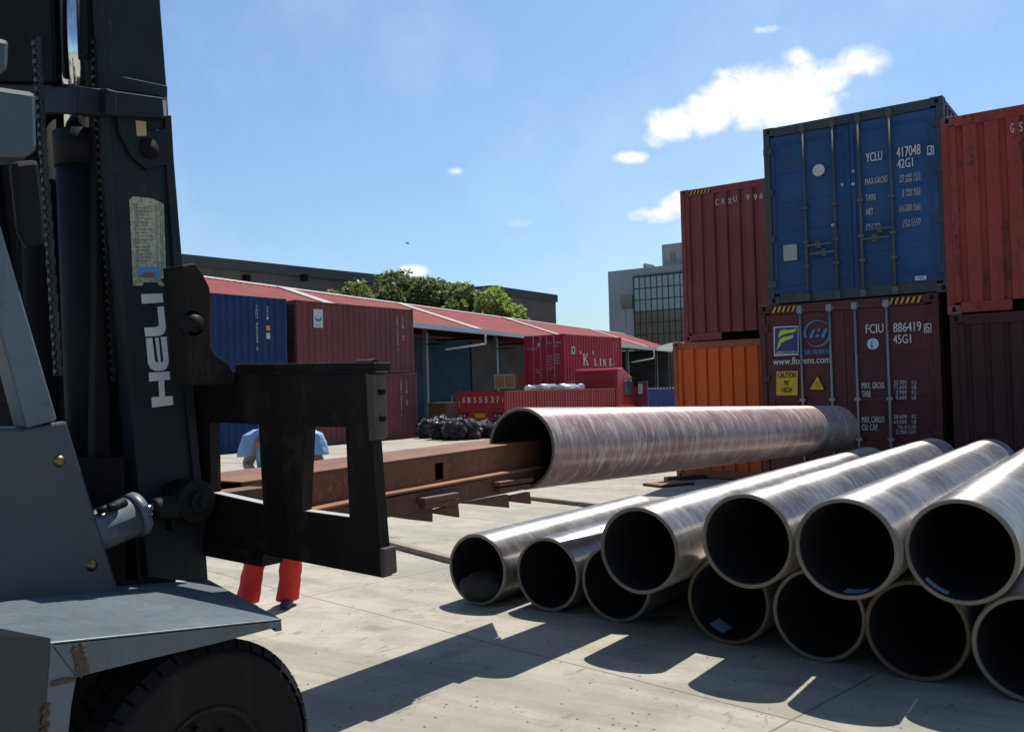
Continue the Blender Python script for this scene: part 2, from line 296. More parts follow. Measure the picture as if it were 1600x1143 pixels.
# ------------------------------------------------------------------ shipping containers
Wc = 2.438
mCast = [None]
def corr(mb, o, X, Z, Nn, w, h, pitch, depth, outer=.36, slope=.14, mi=0):
    """corrugated sheet from corner o along X, standing along Z, bulging to Nn"""
    o, X, Z, Nn = map(Vector, (o, X, Z, Nn)); n = max(1, round(w/pitch)); p = w/n; pts = []
    for i in range(n):
        b = i*p; e = (outer/2, outer/2+slope, 1-outer/2-slope, 1-outer/2)
        pts += [(b+e[0]*p, depth), (b+e[1]*p, 0), (b+e[2]*p, 0), (b+e[3]*p, depth)]
    pts = [(0, depth)]+pts+[(w, depth)]
    vs = [o+X*a+Nn*d for a, d in pts]+[o+X*a+Nn*d+Z*h for a, d in pts]; k = len(pts)
    mb.add(vs, [(i, i+1, i+1+k, i+k) for i in range(k-1)], False, mi)
def container(loc, Lc, H, mat, label, end='front', group=None, framemat=None, hazard=False, epitch=.245, rods=None, rodmat=None, pocket=False, castmat=None, edepth=.04, bands='horizontal', doormat=None, hfrac=.31):
    x0, y0, z0 = loc; fm = framemat or mat; castmat = castmat or fm
    t = thing('shipping_container', (x0+Wc/2, y0+Lc/2, z0), label, 'container', group)
    B = lambda a, b: ((x0+a[0], y0+a[1], z0+a[2]), (x0+b[0], y0+b[1], z0+b[2]))
    f = MB(); c = .165
    for x in (0, Wc-.09):
        for y in (0, Lc-.11): f.box(*B((x, y, .118), (x+.09, y+.11, H-.118)))
    for x in (.005, Wc-.065):
        f.box(*B((x, .178, .02), (x+.06, Lc-.178, .16))); f.box(*B((x, .178, H-.07), (x+.06, Lc-.178, H-.01)))
    for y in (.004, Lc-.074):
        f.box(*B((.162, y, H-.14), (Wc-.162, y+.07, H-.008)))
        if pocket:
            f.box(*B((.162, y, .015), (.75, y+.07, .15))); f.box(*B((.162, y+.05, .15), (Wc-.162, y+.07, .19)))
        else: f.box(*B((.162, y, .015), (Wc-.162, y+.07, .16)))
    f.build('frame', fm, t, bevel=.006)
    fl = MB(); fl.box(*B((.07, .09, .13), (Wc-.07, Lc-.09, .17)))
    k = .5
    while k < Lc-.4: fl.box(*B((.07, k, .03), (Wc-.07, k+.05, .13))); k += .6
    fl.build('underframe', mBlack, t)
    for x in (0, Wc-.162):
        for y in (0, Lc-.178):
            for z in (0, H-.118):
                m = MB(); m.box(*B((x, y, z), (x+.162, y+.178, z+.118)))
                sx = -1 if x == 0 else 1; sy = -1 if y == 0 else 1
                # oval holes
                for (cx, cy, cz, ax) in ((x+.081, y+(0 if sy < 0 else .178)+sy*.002, z+.059, 1), (x+(0 if sx < 0 else .162)+sx*.002, y+.089, z+.059, 0)):
                    vs = []
                    for i in range(12):
                        a = 2*math.pi*i/12; A_, B_ = .026*math.cos(a), .038*math.sin(a)
                        vs.append((x0+cx+(A_ if ax else 0), y0+cy+(0 if ax else A_), z0+cz+B_))
                    m.add(vs, [list(range(12))], False, 1)
                m.build('corner_casting', [castmat, mBlack], t, recalc=False, bevel=.005)
    for sx in (0, 1):
        m = MB(); xx = .012 if sx == 0 else Wc-.012
        corr(m, (x0+xx+(.04 if sx == 0 else -.04), y0+.11, z0+.16), (0, 1, 0), (0, 0, 1), ((-1 if sx == 0 else 1), 0, 0), Lc-.22, H-.23, .278, .036)
        m.build('side_wall', mat, t)
    m = MB(); corr(m, (x0+.06, y0+.07, z0+H-.03), (0, 1, 0), (1, 0, 0), (0, 0, 1), Lc-.14, Wc-.12, .25, .02); m.build('roof', mat, t)
    m = MB(); corr(m, (x0+.09, y0+Lc-.055, z0+.15), (1, 0, 0), (0, 0, 1), (0, 1, 0), Wc-.18, H-.28, .245, .04); m.build('rear_wall', mat, t)
    if end == 'front':
        m = MB(); corr(m, (x0+.09, y0+.055, z0+.15), (1, 0, 0), (0, 0, 1), (0, -1, 0), Wc-.18, H-.28, epitch, edepth, .60, .10)
        m.build('front_wall', mat, t)
    else:
        dw = (Wc-.19)/2; rods = rods or [.24, .42, .575, .76]; rodmat = rodmat or fm
        for k in (0, 1):
            xa = .092+k*(dw+.006)
            m = MB(); m.box(*B((xa, .035, .155), (xa+dw, .075, H-.145)))
            fr = .10
            for (a, b) in (((xa, .022, .155), (xa+.06, .035, H-.145)), ((xa+dw-.06, .022, .155), (xa+dw, .035, H-.145)),
                           ((xa+.06, .022, .155), (xa+dw-.06, .035, .155+fr)), ((xa+.06, .022, H-.145-fr), (xa+dw-.06, .035, H-.145))):
                m.box(*B(a, b))
            zs = .155+fr; zt = H-.145-fr
            if bands == 'horizontal':
                nb = 5; st = (zt-zs)/nb
                for i in range(nb): # raised flat panels with sloping edges
                    a, b = zs+i*st+.06, zs+(i+1)*st-.06
                    vs = [(xa+.1, .034, a-.03), (xa+dw-.1, .034, a-.03), (xa+dw-.1, .034, b+.03), (xa+.1, .034, b+.03),
                          (xa+.12, .023, a), (xa+dw-.12, .023, a), (xa+dw-.12, .023, b), (xa+.12, .023, b)]
                    m.add([(x0+p, y0+q, z0+r) for p, q, r in vs], [(4, 5, 6, 7), (0, 1, 5, 4), (1, 2, 6, 5), (2, 3, 7, 6), (3, 0, 4, 7)])
            else:
                st = (zt-zs)/4
                for i in range(4):
                    a, b = zs+i*st+(.09 if i else 0), zs+(i+1)*st
                    m.box(*B((xa+.06, .0225, a), (xa+dw-.06, .035, b)))
                    if i: m.box(*B((xa+.06, .0225, a-.09), (xa+.1, .035, a))); m.box(*B((xa+dw-.1, .0225, a-.09), (xa+dw-.06, .035, a)))
            d = m.build('door', doormat or mat, t, bevel=.004)
            gk = MB(); 
            for gx in (xa-.004, xa+dw-.004): gk.box(*B((gx, .028, .16), (gx+.010, .05, H-.15)))
            gk.build('door_seal', mBlack, d)
            for i in (0, 1):
                rx = rods[2*k+i]*Wc; q = MB(); yy = -.012
                q.tube(*B((rx, yy, .06), (rx, yy, H-.06)), .017, n=10)
                for z in (.07, H-.10): q.box(*B((rx-.035, yy-.03, z-.05), (rx+.035, .02, z+.05))); q.box(*B((rx-.055, -.01, z-.02), (rx+.055, .022, z+.02)))
                for z in (H*.33, H*.52, H*.2): q.box(*B((rx-.04, -.036, z-.02), (rx+.04, .022, z+.02)))
                q.build('lock_rod', rodmat, d)
                q = MB(); s = 1 if (i == 0) else -1; hz = H*hfrac-.12*i*(1 if k == 0 else -1)
                q.box(*B((min(rx, rx+s*.36), -.05, hz-.014), (max(rx, rx+s*.36), -.034, hz+.014)))
                q.box(*B((rx+s*.17-.035, -.033, hz-.05), (rx+s*.17+.035, .02, hz+.05)))
                q.build('handle', rodmat, d)
            for z in (.3, H*.37, H*.63, H-.35):
                q = MB(); a = (.0, -.012, z-.05); b = (.13, .02, z+.05)
                if k: a = (Wc-.13, -.012, z-.05); b = (Wc, .02, z+.05)
                q.box(*B(a, b)); q.build('hinge', fm, d)
    if hazard:
        for sx in (0, 1):
            m = MB(); xa = .2 if sx == 0 else Wc-.62
            n = 6; w = .42/n
            m.box(*B((xa, 0.0, H-.115), (xa+.42, .004, H-.03)), mi=1)
            for i in range(n):
                a = xa+i*w; m.add([(x0+p, y0-.002, z0+q) for p, q in ((a, H-.113), (a+w*.5, H-.113), (a+w, H-.032), (a+w*.5, H-.032))], [(0, 1, 2, 3)])
            m.build('hazard_stripes', [plain('hazard_yellow', (.45, .25, .03), .6, var=.3), mBlack], t, recalc=False)
    return t

VF = 13.14
mBlueC = paint('blue_container_paint', (.017, .060, .150), .40, .5, .3, .75, dirt=(.025, .05, .08))
mBlueFrame = paint('dull_blue_frame', (0.0193, 0.0358, 0.0495), .45, .6, .3, .5)
mMaroon = paint('maroon_container_paint', (0.078, 0.026, 0.026), .25, .5, .15, .35, dirt=(.06, .03, .03))
mRedBrown = paint('dusty_red_container_paint', (0.185, 0.046, 0.046), .28, .5, .2, .55, dirt=(.12, .035, .035))
mRedOr = paint('weathered_red_container_paint', (0.25, 0.044, 0.038), .55, .55, .25, .6, rustcol=(.045, .028, .024), dirt=(.13, .035, .028))
mOrange = paint('orange_container_paint', (0.6, 0.105, 0.018), .10, .5, .15, .3, dirt=(.22, .04, .014))
mDarkMar = paint('dark_maroon_container_paint', (0.05, 0.02, 0.02), .1, .55, .15, .3)
mRodGrey = paint('galvanised_rod', (0.1980, 0.2280, 0.2400), .15, .45, .2, .2, metal=.3)
mRodRusty = paint('rusty_blue_rod', (.05, .065, .065), .6, .6, .3, .3, rustcol=(.12, .07, .04))
u0 = PV(1190, 620, VF).x
G1 = 'containers stacked at the right edge of the yard'
c1 = container((u0, VF, 0), 12.19, 2.896, mMaroon, 'maroon container with yellow caution placard and grey lock rods, under the blue one', 'door', G1, hazard=True, rodmat=mRodGrey, bands='flat', hfrac=.2, rods=[.25, .42, .562, .733])
uB = PV(1195, 300, VF).x
c2 = container((uB, VF, 2.896), 12.19, 2.591, mBlueC, 'weathered blue container with rusty lock rods, stacked on the maroon one', 'door', G1, framemat=mBlueFrame, rodmat=mRodRusty, rods=[.24, .41, .553, .722])
V2 = VF+3.08
uC = PV(1054, 640, V2).x
c3 = container((uC, V2, 0), 6.06, 2.591, mOrange, 'orange ribbed container at the bottom left of the right stack', 'front', G1, framemat=paint('orange_frame', (0.3, 0.06, 0.014), .3, .55, .2, .4))
uD = PV(1066, 420, V2).x
c4 = container((uD, V2, 2.591), 12.19, 2.896, mRedBrown, 'dusty red ribbed container standing on the orange one, left of the blue', 'front', G1, hazard=True, pocket=True)
uE = u0+Wc+.13
c5 = container((uE, VF-.02, 0), 12.19, 2.591, mDarkMar, 'dark maroon ribbed container at the lower right corner of the stacks', 'front', G1, epitch=.22, edepth=.03)
c6 = container((uE-.02, VF-.02, 2.591), 12.19, 2.591, mRedOr, 'rust-streaked red container at the right edge, right of the blue one', 'front', G1, pocket=True, castmat=paint('red_casting', (.16, .05, .035), .6))

# markings: blue container
m = MB(); v = VF
vtext(m, 'YCLU', v, 1353, 254, 1379, .125, bold=.004); vtext(m, '417048', v, 1401, 247, 1439, .14, bold=.004); vtext(m, '3', v, 1451, 241, 1457, .115)
vtext(m, '42G1', v, 1402, 264, 1427, .125, bold=.004)
a = PV(1449, 243, v); b = PV(1459, 227, v)
for (p, q, r, s) in ((a.x, a.z, b.x, a.z+.012), (a.x, b.z-.012, b.x, b.z), (a.x, a.z+.012, a.x+.012, b.z-.012), (b.x-.012, a.z+.012, b.x, b.z-.012)): m.box((p, v-.004, q), (r, v-.001, s))
m.build('number_lettering', mWhite, c2)
m = MB()
for s, x0_, y_, x1_ in (('MAX.GROSS', 1352, 289, 1387), ('TARE', 1353, 314, 1369), ('NET', 1354, 336, 1365), ('CU.CAP.', 1354, 360, 1376)): vtext(m, s, v, x0_, y_, x1_, .085, bold=.002)
for s, y_, x0_ in (('30.480 KG.', 279, 1406), ('67.200 LBS.', 286, 1406), ('3.700 KG.', 302, 1410), ('8.160 LBS.', 308, 1410), ('26.780 KG.', 327, 1405), ('59.040 LBS.', 332, 1405), ('67.6 CU.M.', 349, 1412), ('2.386 CU.FT.', 355, 1410)):
    vtext(m, s, v, x0_, y_, 1440, .048)
m.build('weight_lettering', mDimWhite, c2)
m = MB(); c = PV(1279, 266, v); m.tube((c.x, v-.004, c.z), (c.x, v-.001, c.z), .085, n=24)
m.build('round_seal_sticker', mWhite, c2)
m = MB(); a = PV(1225, 408, v); b = PV(1245, 381, v); m.box((a.x, v-.012, a.z), (b.x, v+.02, b.z)); m.build('data_plate', plain('worn_plate', (.25, .27, .28), .5, var=.4), c2)
m = MB(); a = PV(1430, 438, v); b = PV(1447, 430, v); m.box((a.x, v-.004, a.z), (b.x, v+.02, b.z))
m.build('small_plate', mWhite, c2)
m = MB(); vtext(m, 'CSC', v, 1433, 436, 1444, .03, off=.006); m.build('small_plate_lettering', mBlack, c2)
m = MB()
for (x, y, w) in ((1314, 289, 4), (1330, 288, 6), (1331, 268, 4), (1299, 352, 6)):
    a = PV(x, y, v); m.box((a.x, v-.003, a.z-.015), (a.x+w*.008, v+.02, a.z+.02))
m.build('paint_remnant', mDimWhite, c2)
# markings: maroon container
m = MB()
vtext(m, 'FCIU', v, 1353, 521, 1381, .125, bold=.004); vtext(m, '886419', v, 1396, 519, 1440, .125, bold=.004); vtext(m, '6', v, 1446, 518, 1453, .115)
vtext(m, '45G1', v, 1396, 537, 1424, .12, bold=.004)
a = PV(1444, 520, v); b = PV(1455, 505, v)
for (p, q, r, s) in ((a.x, a.z, b.x, a.z+.01), (a.x, b.z-.01, b.x, b.z), (a.x, a.z+.01, a.x+.01, b.z-.01), (b.x-.01, a.z+.01, b.x, b.z-.01)): m.box((p, v-.004, q), (r, v-.001, s))
vtext(m, 'www.florens.com', v, 1208, 570, 1298, .10, bold=.003)
m.build('number_lettering', mWhite, c1)
m = MB()
for s, x0_, y_, x1_ in (('MAX. GROSS', 1347, 607, 1382), ('TARE', 1347, 620, 1361), ('MAX. CARGO', 1347, 660, 1382), ('CU. CAP.', 1347, 672, 1373)): vtext(m, s, v, x0_, y_, x1_, .085, bold=.002)
for s, y_ in (('32.500', 600), ('71.650', 607.5), ('3.900', 615.5), ('8.600', 623.5), ('28.600', 653.5), ('63.050', 661.5), ('76.4', 669.5), ('2.700', 677.5)):
    w = len(s)*3.4; vtext(m, s, v, 1417-w, y_, 1417, .052)
for s, y_ in (('KG', 600), ('LB', 607.5), ('KG', 615.5), ('LB', 623.5), ('KG', 653.5), ('LB', 661.5)): vtext(m, s, v, 1425, y_, 1432, .052)
for s, y_ in (('CU.M.', 669.5), ('CU.FT.', 677.5)): vtext(m, s, v, 1419, y_, 1432, .05)
m.build('weight_lettering', plain('weight_white', (.42, .42, .42), .6), c1)
# emblem: dark blue square, white edge, yellow-green winged F
def emblem_pt(zx, zy, o=.0):   # zoom pixels of the placard -> face
    p = PV(1190+zx/8.167, 490+zy/8.164, v); return Vector((p.x, v-o, p.z))
def poly(mb, pts, o, mi=0, th=.003): mb.prism([emblem_pt(x, y, o) for x, y in pts], (0, th, 0), mi)
m = MB(); poly(m, [(153, 166), (472, 153), (472, 525), (160, 540)], .003, 0); poly(m, [(170, 180), (462, 168), (462, 468), (170, 478)], .0055, 1)
poly(m, [(215, 312), (222, 250), (245, 215), (290, 200), (350, 208), (400, 198), (448, 180), (440, 215), (405, 240), (345, 246), (280, 262), (240, 290)], .008, 2)
poly(m, [(185, 468), (205, 430), (215, 370), (235, 325), (275, 296), (330, 290), (380, 278), (408, 262), (400, 300), (360, 325), (300, 345), (255, 372), (230, 420)], .008, 2)
vtext(m, 'FLORENS', v, 1190+174/8.167, 490+520/8.167, 1190+464/8.167, .045, mi=1, bold=.004, off=.006)
m.build('logo_placard', [mWhite, plain('navy', (.012, .025, .12), .5), plain('lime_yellow', (.42, .48, .04), .5)], c1)
m = MB(); cc = emblem_pt(710, 250); 
def arc(a0, a1, ro, ri0, ri1, mi=0):
    n = 18; A = [R(a0+(a1-a0)*i/n) for i in range(n+1)]
    pts = [(710+ro*math.cos(a), 250-ro*math.sin(a)) for a in A]+[(710+(ri0+(ri1-ri0)*(1-i/n))*math.cos(a), 250-(ri0+(ri1-ri0)*(1-i/n))*math.sin(a)) for i, a in zip(range(n+1), A[::-1])]
    poly(m, pts, .003, mi)
arc(45, 200, 172, 164, 138); arc(225, 372, 172, 164, 138)
for pts in ([(605, 310), (650, 200), (690, 200), (645, 310)], [(705, 225), (720, 185), (755, 185), (740, 225)], [(680, 300), (695, 262), (740, 262), (725, 300)], [(755, 305), (800, 190), (845, 185), (800, 305)]): poly(m, pts, .003)
vtext(m, '浦海航运', v, 1190+545/8.167, 490+525/8.167, 1190+905/8.167, .075, bold=.003)
m.build('blue_ring_logo', plain('logo_blue', (.045, .16, .36), .5), c1)
m = MB(); poly(m, [(190, 735), (462, 728), (460, 1040), (188, 1040)], .003, 0)
for s, x0_, x1_, y_ in (('CAUTION', 208, 440, 822), ("96'", 290, 358, 915), ('HIGH', 260, 390, 1008)):
    vtext(m, s, v, 1190+x0_/8.167, 490+y_/8.167, 1190+x1_/8.167, .08, mi=1, off=.004)
m.build('caution_placard', [plain('placard_yellow', (.52, .30, .015), .5), mBlack], c1)
m = MB(); poly(m, [(600, 975), (715, 775), (812, 975)], .003, 1); poly(m, [(615, 966), (715, 793), (797, 966)], .006, 0)
for y_ in (880, 905, 925): poly(m, [(685, y_), (745, y_), (745, y_+5), (685, y_+5)], .009, 1)
m.build('warning_triangle', [plain('placard_yellow', (.5, .3, .02)), mBlack], c1)
m = MB(); c = PV(1364, 537, v); m.tube((c.x, v-.004, c.z), (c.x, v-.001, c.z), .078, n=24)
p = PV(1361, 543, v); put_text(m, 'i', (p.x+.005, v-.005, p.z-.005), (1, 0, 0), (0, 0, 1), .018, .1, 1)
m.build('round_seal_sticker', [plain('pale_blue', (.40, .50, .60)), plain('navy', (.02, .03, .12))], c1)
# other end-wall letters
def letters(par, s, v, pts, h, mat):
    m = MB()
    for ch, (px, py) in zip(s, pts): vtext(m, ch, v, px, py, px+5.5, h, bold=.003, off=.0)
    m.build('number_lettering', mat, par)
ve = V2+.013
letters(c4, 'CAXU996', ve, [(1118, 321), (1127, 319.5), (1138, 319), (1146, 315.5), (1166, 313.5), (1178, 313), (1187, 311)], .11, mWhite)
letters(c6, 'GS', VF-.007, [(1579, 208), (1593, 206)], .12, mDimWhite)

# ---- left stack
G2 = 'containers stacked at the left before the shed'
mBlueL = paint('navy_container_paint', (0.0112, 0.0336, 0.1050), .04, .5, .12, .2, dirt=(.02, .04, .08))
mRedL = paint('brick_red_container_paint', (0.145, 0.05, 0.05), .22, .55, .2, .45, dirt=(.11, .035, .03))
uL = -24.4-Wc; vL = 21.6
HL = 2.55
def side_text(mb, s, u, v, ztop, h, w, step, mi=0):   # stacked characters down a side wall
    z = ztop
    for ch in s:
        if ch != ' ': put_text(mb, ch, (u, v, z-h), (0, 1, 0), (0, 0, 1), w, h, mi)
        z -= step
for k in (0, 1):
    r_ = container((uL-(.0 if k else -.12), vL+.0, k*HL), 6.06, HL, mRedL, ['brick red container on the ground at the right end of the left stack', 'brick red container with white square emblem, on top of the left stack'][k], 'door', G2, doormat=paint('shaded_container_door', (.06, .03, .028), .3))  # door end darkened in its colour, as that end stands in shade
    us = -24.4+(.0 if k else .12)-.012
    m = MB(); side_text(m, 'CMBU 223455 2', us, vL+5.1, (k+1)*HL-.32, .085, .06, .105); side_text(m, '22G1', us, vL+5.42, (k+1)*HL-.32, .085, .06, .12); side_text(m, '00', us, vL+5.42, (k+1)*HL-1.05, .09, .08, .11)
    m.build('number_lettering', mWhite, r_)
    if k:
        m = MB(); m.box((us, vL+.78, HL*2-.93), (us+.008, vL+1.22, HL*2-.28), 0)
        A = []; cz = HL*2-.56
        for i in range(13): a = R(180+180*i/12); A.append((us+.009, vL+1.0+.17*math.cos(a), cz+.16*math.sin(a)))
        for i in range(13): a = R(360-180*i/12); A.append((us+.009, vL+1.0+.135*math.cos(a), cz+.03+.09*math.sin(a)))
        m.add(A, [list(range(26))], False, 1)
        for i in range(3): m.box((us+.008, vL+.9+i*.08, HL*2-.88), (us+.011, vL+.94+i*.08, HL*2-.82), 1)
        m.build('square_emblem', [mWhite, plain('emblem_blue', (.03, .12, .4))], r_)
    b_ = container((uL-.02, vL-.42-6.06, k*HL), 6.06, HL, mBlueL, ['navy blue container on the ground behind the forklift carriage', 'navy blue container with white lettering, on top of the left stack'][k], 'front', G2)
    us = -24.42-.012
    m = MB(); side_text(m, 'TGHU 307245 2', us, vL-.42-6.06+4.75, (k+1)*HL-.3, .09, .08, .115); side_text(m, '22G1', us, vL-.42-6.06+5.2, (k+1)*HL-.3, .09, .08, .12)
    m.build('number_lettering', mWhite, b_)
    m = MB(); m.box((us, vL-1.3, (k+1)*HL-1.12), (us+.008, vL-1.15, (k+1)*HL-.95), 0); m.box((us, vL-1.3, (k+1)*HL-1.4), (us+.008, vL-1.15, (k+1)*HL-1.2), 1)
    m.build('sticker', [plain('orange_sticker', (.6, .25, .04)), mWhite], b_)

# ---- container on a trailer behind the flatbed
mRedK = paint('crimson_container_paint', (.30, .022, .045), .03, .5, .12, .15, dirt=(.15, .02, .03))
wk = C2W(2.65, 46.5); kx, ky, kz = wk.x-Wc, wk.y, 1.99
ck = container((kx, ky, kz), 6.06, 2.591, mRedK, 'crimson container with large white lettering, riding on a trailer', 'door', None, rodmat=paint('pink_rod', (.4, .2, .2)))
us = wk.x-.012; m = MB()
def bars(mb, o, s, segs):
    for (a, b, c, d) in segs: mb.box((us, o[0]+a*s, o[1]+b*s), (us+.006, o[0]+c*s, o[1]+d*s))
def diag(mb, o, s, p, q, w): 
    a = Vector((us, o[0]+p[0]*s, o[1]+p[1]*s)); b = Vector((us, o[0]+q[0]*s, o[1]+q[1]*s)); mb.prism([a, a+Vector((0, w*s, 0)), b+Vector((0, w*s, 0)), b], (.0063, 0, 0))
def U_(px, py): q = PU(px, py, us); return (q.y, q.z)
def serif(mb, ch, o, s):
    if ch == 'K':
        bars(mb, o, s, [(.08, .05, .30, .95), (0, 0, .36, .05), (0, .95, .36, 1), (.5, 0, .95, .05), (.5, .95, .85, 1)]); diag(mb, o, s, (.26, .40), (.62, .92), .13); diag(mb, o, s, (.34, .5), (.74, .03), .22)
    if ch == 'L': bars(mb, o, s, [(.08, .08, .32, .95), (0, 0, .75, .08), (0, .95, .4, 1), (.67, .08, .75, .3)])
    if ch == 'I': bars(mb, o, s, [(.08, .06, .34, .94), (0, 0, .38, .06), (0, .94, .38, 1)])
    if ch == 'N': bars(mb, o, s, [(.08, .06, .22, .94), (0, 0, .3, .06), (.72, .06, .8, .94), (.62, .94, .92, 1), (0, .94, .2, 1)]); diag(mb, o, s, (.64, .0), (.1, .88), .28)
    if ch == 'E': bars(mb, o, s, [(.08, .08, .32, .92), (0, 0, .75, .08), (0, .92, .72, 1), (.28, .48, .55, .55), (.67, .08, .75, .28), (.64, .74, .72, .92), (.5, .4, .55, .62)])
zK = U_(912, 570)[1]; hK = U_(912, 552)[1]-zK
serif(m, 'K', U_(911, 570), hK)
for ch, px in (('L', 928.5), ('I', 936.8), ('N', 942), ('E', 952)): serif(m, ch, (U_(px, 571)[0], zK-.03), hK*.66)
for px in (906, 907.6, 925.5, 927): y_, z_ = U_(px, 553); m.box((us, y_, z_), (us+.006, y_+.05, z_+.16))
m.build('white_lettering', mWhite, ck)
m = MB(); y_, z_ = U_(893, 553); m.box((us, y_, z_), (us+.006, y_+.36, z_+.4)); m.box((us+.006, y_+.12, z_+.1), (us+.009, y_+.24, z_+.3), 1); m.build('square_sticker', [mDimWhite, mBlack], ck)
m = MB(); side_text(m, 'KKTU 738815', us, ky+5.1, kz+2.3, .1, .07, .13); side_text(m, '22G1', us, ky+5.45, kz+2.3, .1, .07, .13); m.build('number_lettering', mDimWhite, ck)
m = MB()
for (a, b, s, w, h) in ((.22, 1.86, 'K LINE', .6, .12), (1.38, 2.12, 'KKTU', .34, .1), (1.85, 2.12, '738815', .42, .1), (1.85, 1.95, '22G1', .26, .1)): put_text(m, s, (kx+a, ky-.002, kz+b), (1, 0, 0), (0, 0, 1), w, h)
for i in range(4): put_text(m, 'MAX.GROSS', (kx+1.38, ky-.002, kz+1.45-i*.14), (1, 0, 0), (0, 0, 1), .34, .07); put_text(m, '24.000 KG', (kx+1.85, ky-.002, kz+1.5-i*.14), (1, 0, 0), (0, 0, 1), .34, .08)
m.tube((kx+.92, ky-.004, kz+2.1), (kx+.92, ky-.001, kz+2.1), .1, n=16)
m.build('door_lettering', mDimWhite, ck)

def wheel(mb, c, r, w, mi=0, mr=1):
    mb.lathe([(r*.55, -w/2), (r*.9, -w/2), (r, -w/2+.03), (r, w/2-.03), (r*.9, w/2), (r*.55, w/2)], c, (1, 0, 0), 24, mi)
    mb.lathe([(0.001, w/2-.06), (r*.3, w/2-.02), (r*.5, w/2-.05), (r*.55, w/2)], c, (1, 0, 0), 24, mr)
    mb.lathe([(0.001, -w/2+.06), (r*.5, -w/2+.05), (r*.55, -w/2)], c, (1, 0, 0), 24, mr)
mRim2 = plain('truck_rim', (.25, .25, .25), .5, .5)
tr = thing('container_trailer', (kx+Wc/2, ky+4, 0), 'dark trailer under the crimson lettered container, partly hidden by the flatbed', 'trailer')
m = MB()
for x in (.55, 1.75): m.box((kx+x, ky-.3, 1.42), (kx+x+.14, ky+8, 1.76))
for y in (0.05, 2, 4, 5.9): m.box((kx, ky+y, 1.7601), (kx+Wc, ky+y+.15, 1.985))
m.box((kx+.1, ky-.32, 1.2), (kx+Wc-.1, ky-.22, 1.4))
m.build('chassis', mSteelDark, tr)
for y in (.9, 2.1):
    for x in (.25, Wc-.25): m = MB(); wheel(m, (kx+x, ky+y, .5), .5, .42); m.build('wheel', [mRubber, mRim2], tr)

# ------------------------------------------------------------------ red flatbed truck
fu = wF = C2W(-.3, 36.0); ux, vy = wF.x, wF.y
FW = 2.42
mRedT = paint('red_truck_paint', (0.3, 0.018, 0.026), .08, .45, .15, .2, dirt=(.16, .03, .03))
mRedT2 = paint('red_cab_paint', (0.36, 0.017, 0.027), .0, .3, .08, .1, dirt=(.25, .03, .03))
ft = thing('flatbed_truck', (ux-FW/2, vy+5, 0), 'red flatbed truck with drop sides and a red sleeper cab, number 55537 on its tailboard', 'truck')
zb, zt = .95, 1.73
m = MB(); m.box((ux-FW, vy, zb), (ux, vy+.06, zt)); 
for x in (0, FW-.07): m.box((ux-FW+x, vy-.035, zb), (ux-FW+x+.07, vy-.0005, zt+.03))
m.box((ux-FW, vy-.02, zt), (ux, vy+.07, zt+.04))
tb = m.build('tailboard', mRedT, ft)
m = MB()
for i, ch in enumerate('苏B55537'): put_text(m, ch, (ux-FW+.28+i*.285, vy-.002, zb+.36), (1, 0, 0), (0, 0, 1), .15, .24, bold=.012)
m.box((ux-.14, vy-.004, zb+.36), (ux-.11, vy-.001, zb+.54)); m.box((ux-FW+.1, vy-.004, zb+.2), (ux-FW+.13, vy-.001, zb+.44))
m.build('number_lettering', mWhite, tb)
m = MB(); corr(m, (ux-.05, vy+.07, zb), (0, 1, 0), (0, 0, 1), (1, 0, 0), 8.9, zt-zb, .2, .045)
for y in (0.07, 2.2, 4.4, 6.6, 8.9): m.box((ux-.06, vy+y, zb-.06), (ux+.02, vy+y+.08, zt+.02))
m.box((ux-.06, vy+.07, zt-.02), (ux+.01, vy+9, zt+.035)); m.build('drop_side', mRedT, ft)
m = MB(); corr(m, (ux-FW+.05, vy+.07, zb), (0, 1, 0), (0, 0, 1), (-1, 0, 0), 8.9, zt-zb, .2, .045); m.build('drop_side', mRedT, ft)
m = MB(); m.box((ux-FW+.05, vy+.06, zb-.04), (ux-.05, vy+9, zb+.02)); 
for x in (.7, 1.5): m.box((ux-FW+x, vy+.1, zb-.4), (ux-FW+x+.15, vy+11, zb-.0405))
m.build('load_bed', mSteelDark, ft)
m = MB(); m.box((ux-FW+.05, vy-.02, .62), (ux-.05, vy+.05, zb-.001)); bp = m.build('rear_panel', mRedT, ft)
for x in (.12, FW-.57):
    m = MB(); m.box((ux-FW+x, vy-.06, .70), (ux-FW+x+.42, vy-.021, .90)); m.box((ux-FW+x+.05, vy-.066, .74), (ux-FW+x+.18, vy-.0605, .86), 1); m.box((ux-FW+x+.24, vy-.066, .74), (ux-FW+x+.37, vy-.0605, .86), 1)
    m.build('tail_light', [mBlack, plain('lens_grey', (.25, .22, .22), .2)], ft)
m = MB(); m.box((ux-FW+.95, vy-.035, .72), (ux-FW+1.42, vy-.021, .88)); m.build('number_plate', plain('plate_yellow', (.5, .34, .02), .5, var=.3), ft)
m = MB(); m.box((ux-FW+.2, vy-.02, .34), (ux-.2, vy+.08, .44)); m.build('bumper_bar', plain('bumper_grey', (.3, .3, .28)), ft)
for y in (1.9, 3.2, 9.9):
    for x in (.28, FW-.28): m = MB(); wheel(m, (ux-FW+x, vy+y, .5), .5, .5 if y < 9 else .3); m.build('wheel', [mRubber, mRim2], ft)
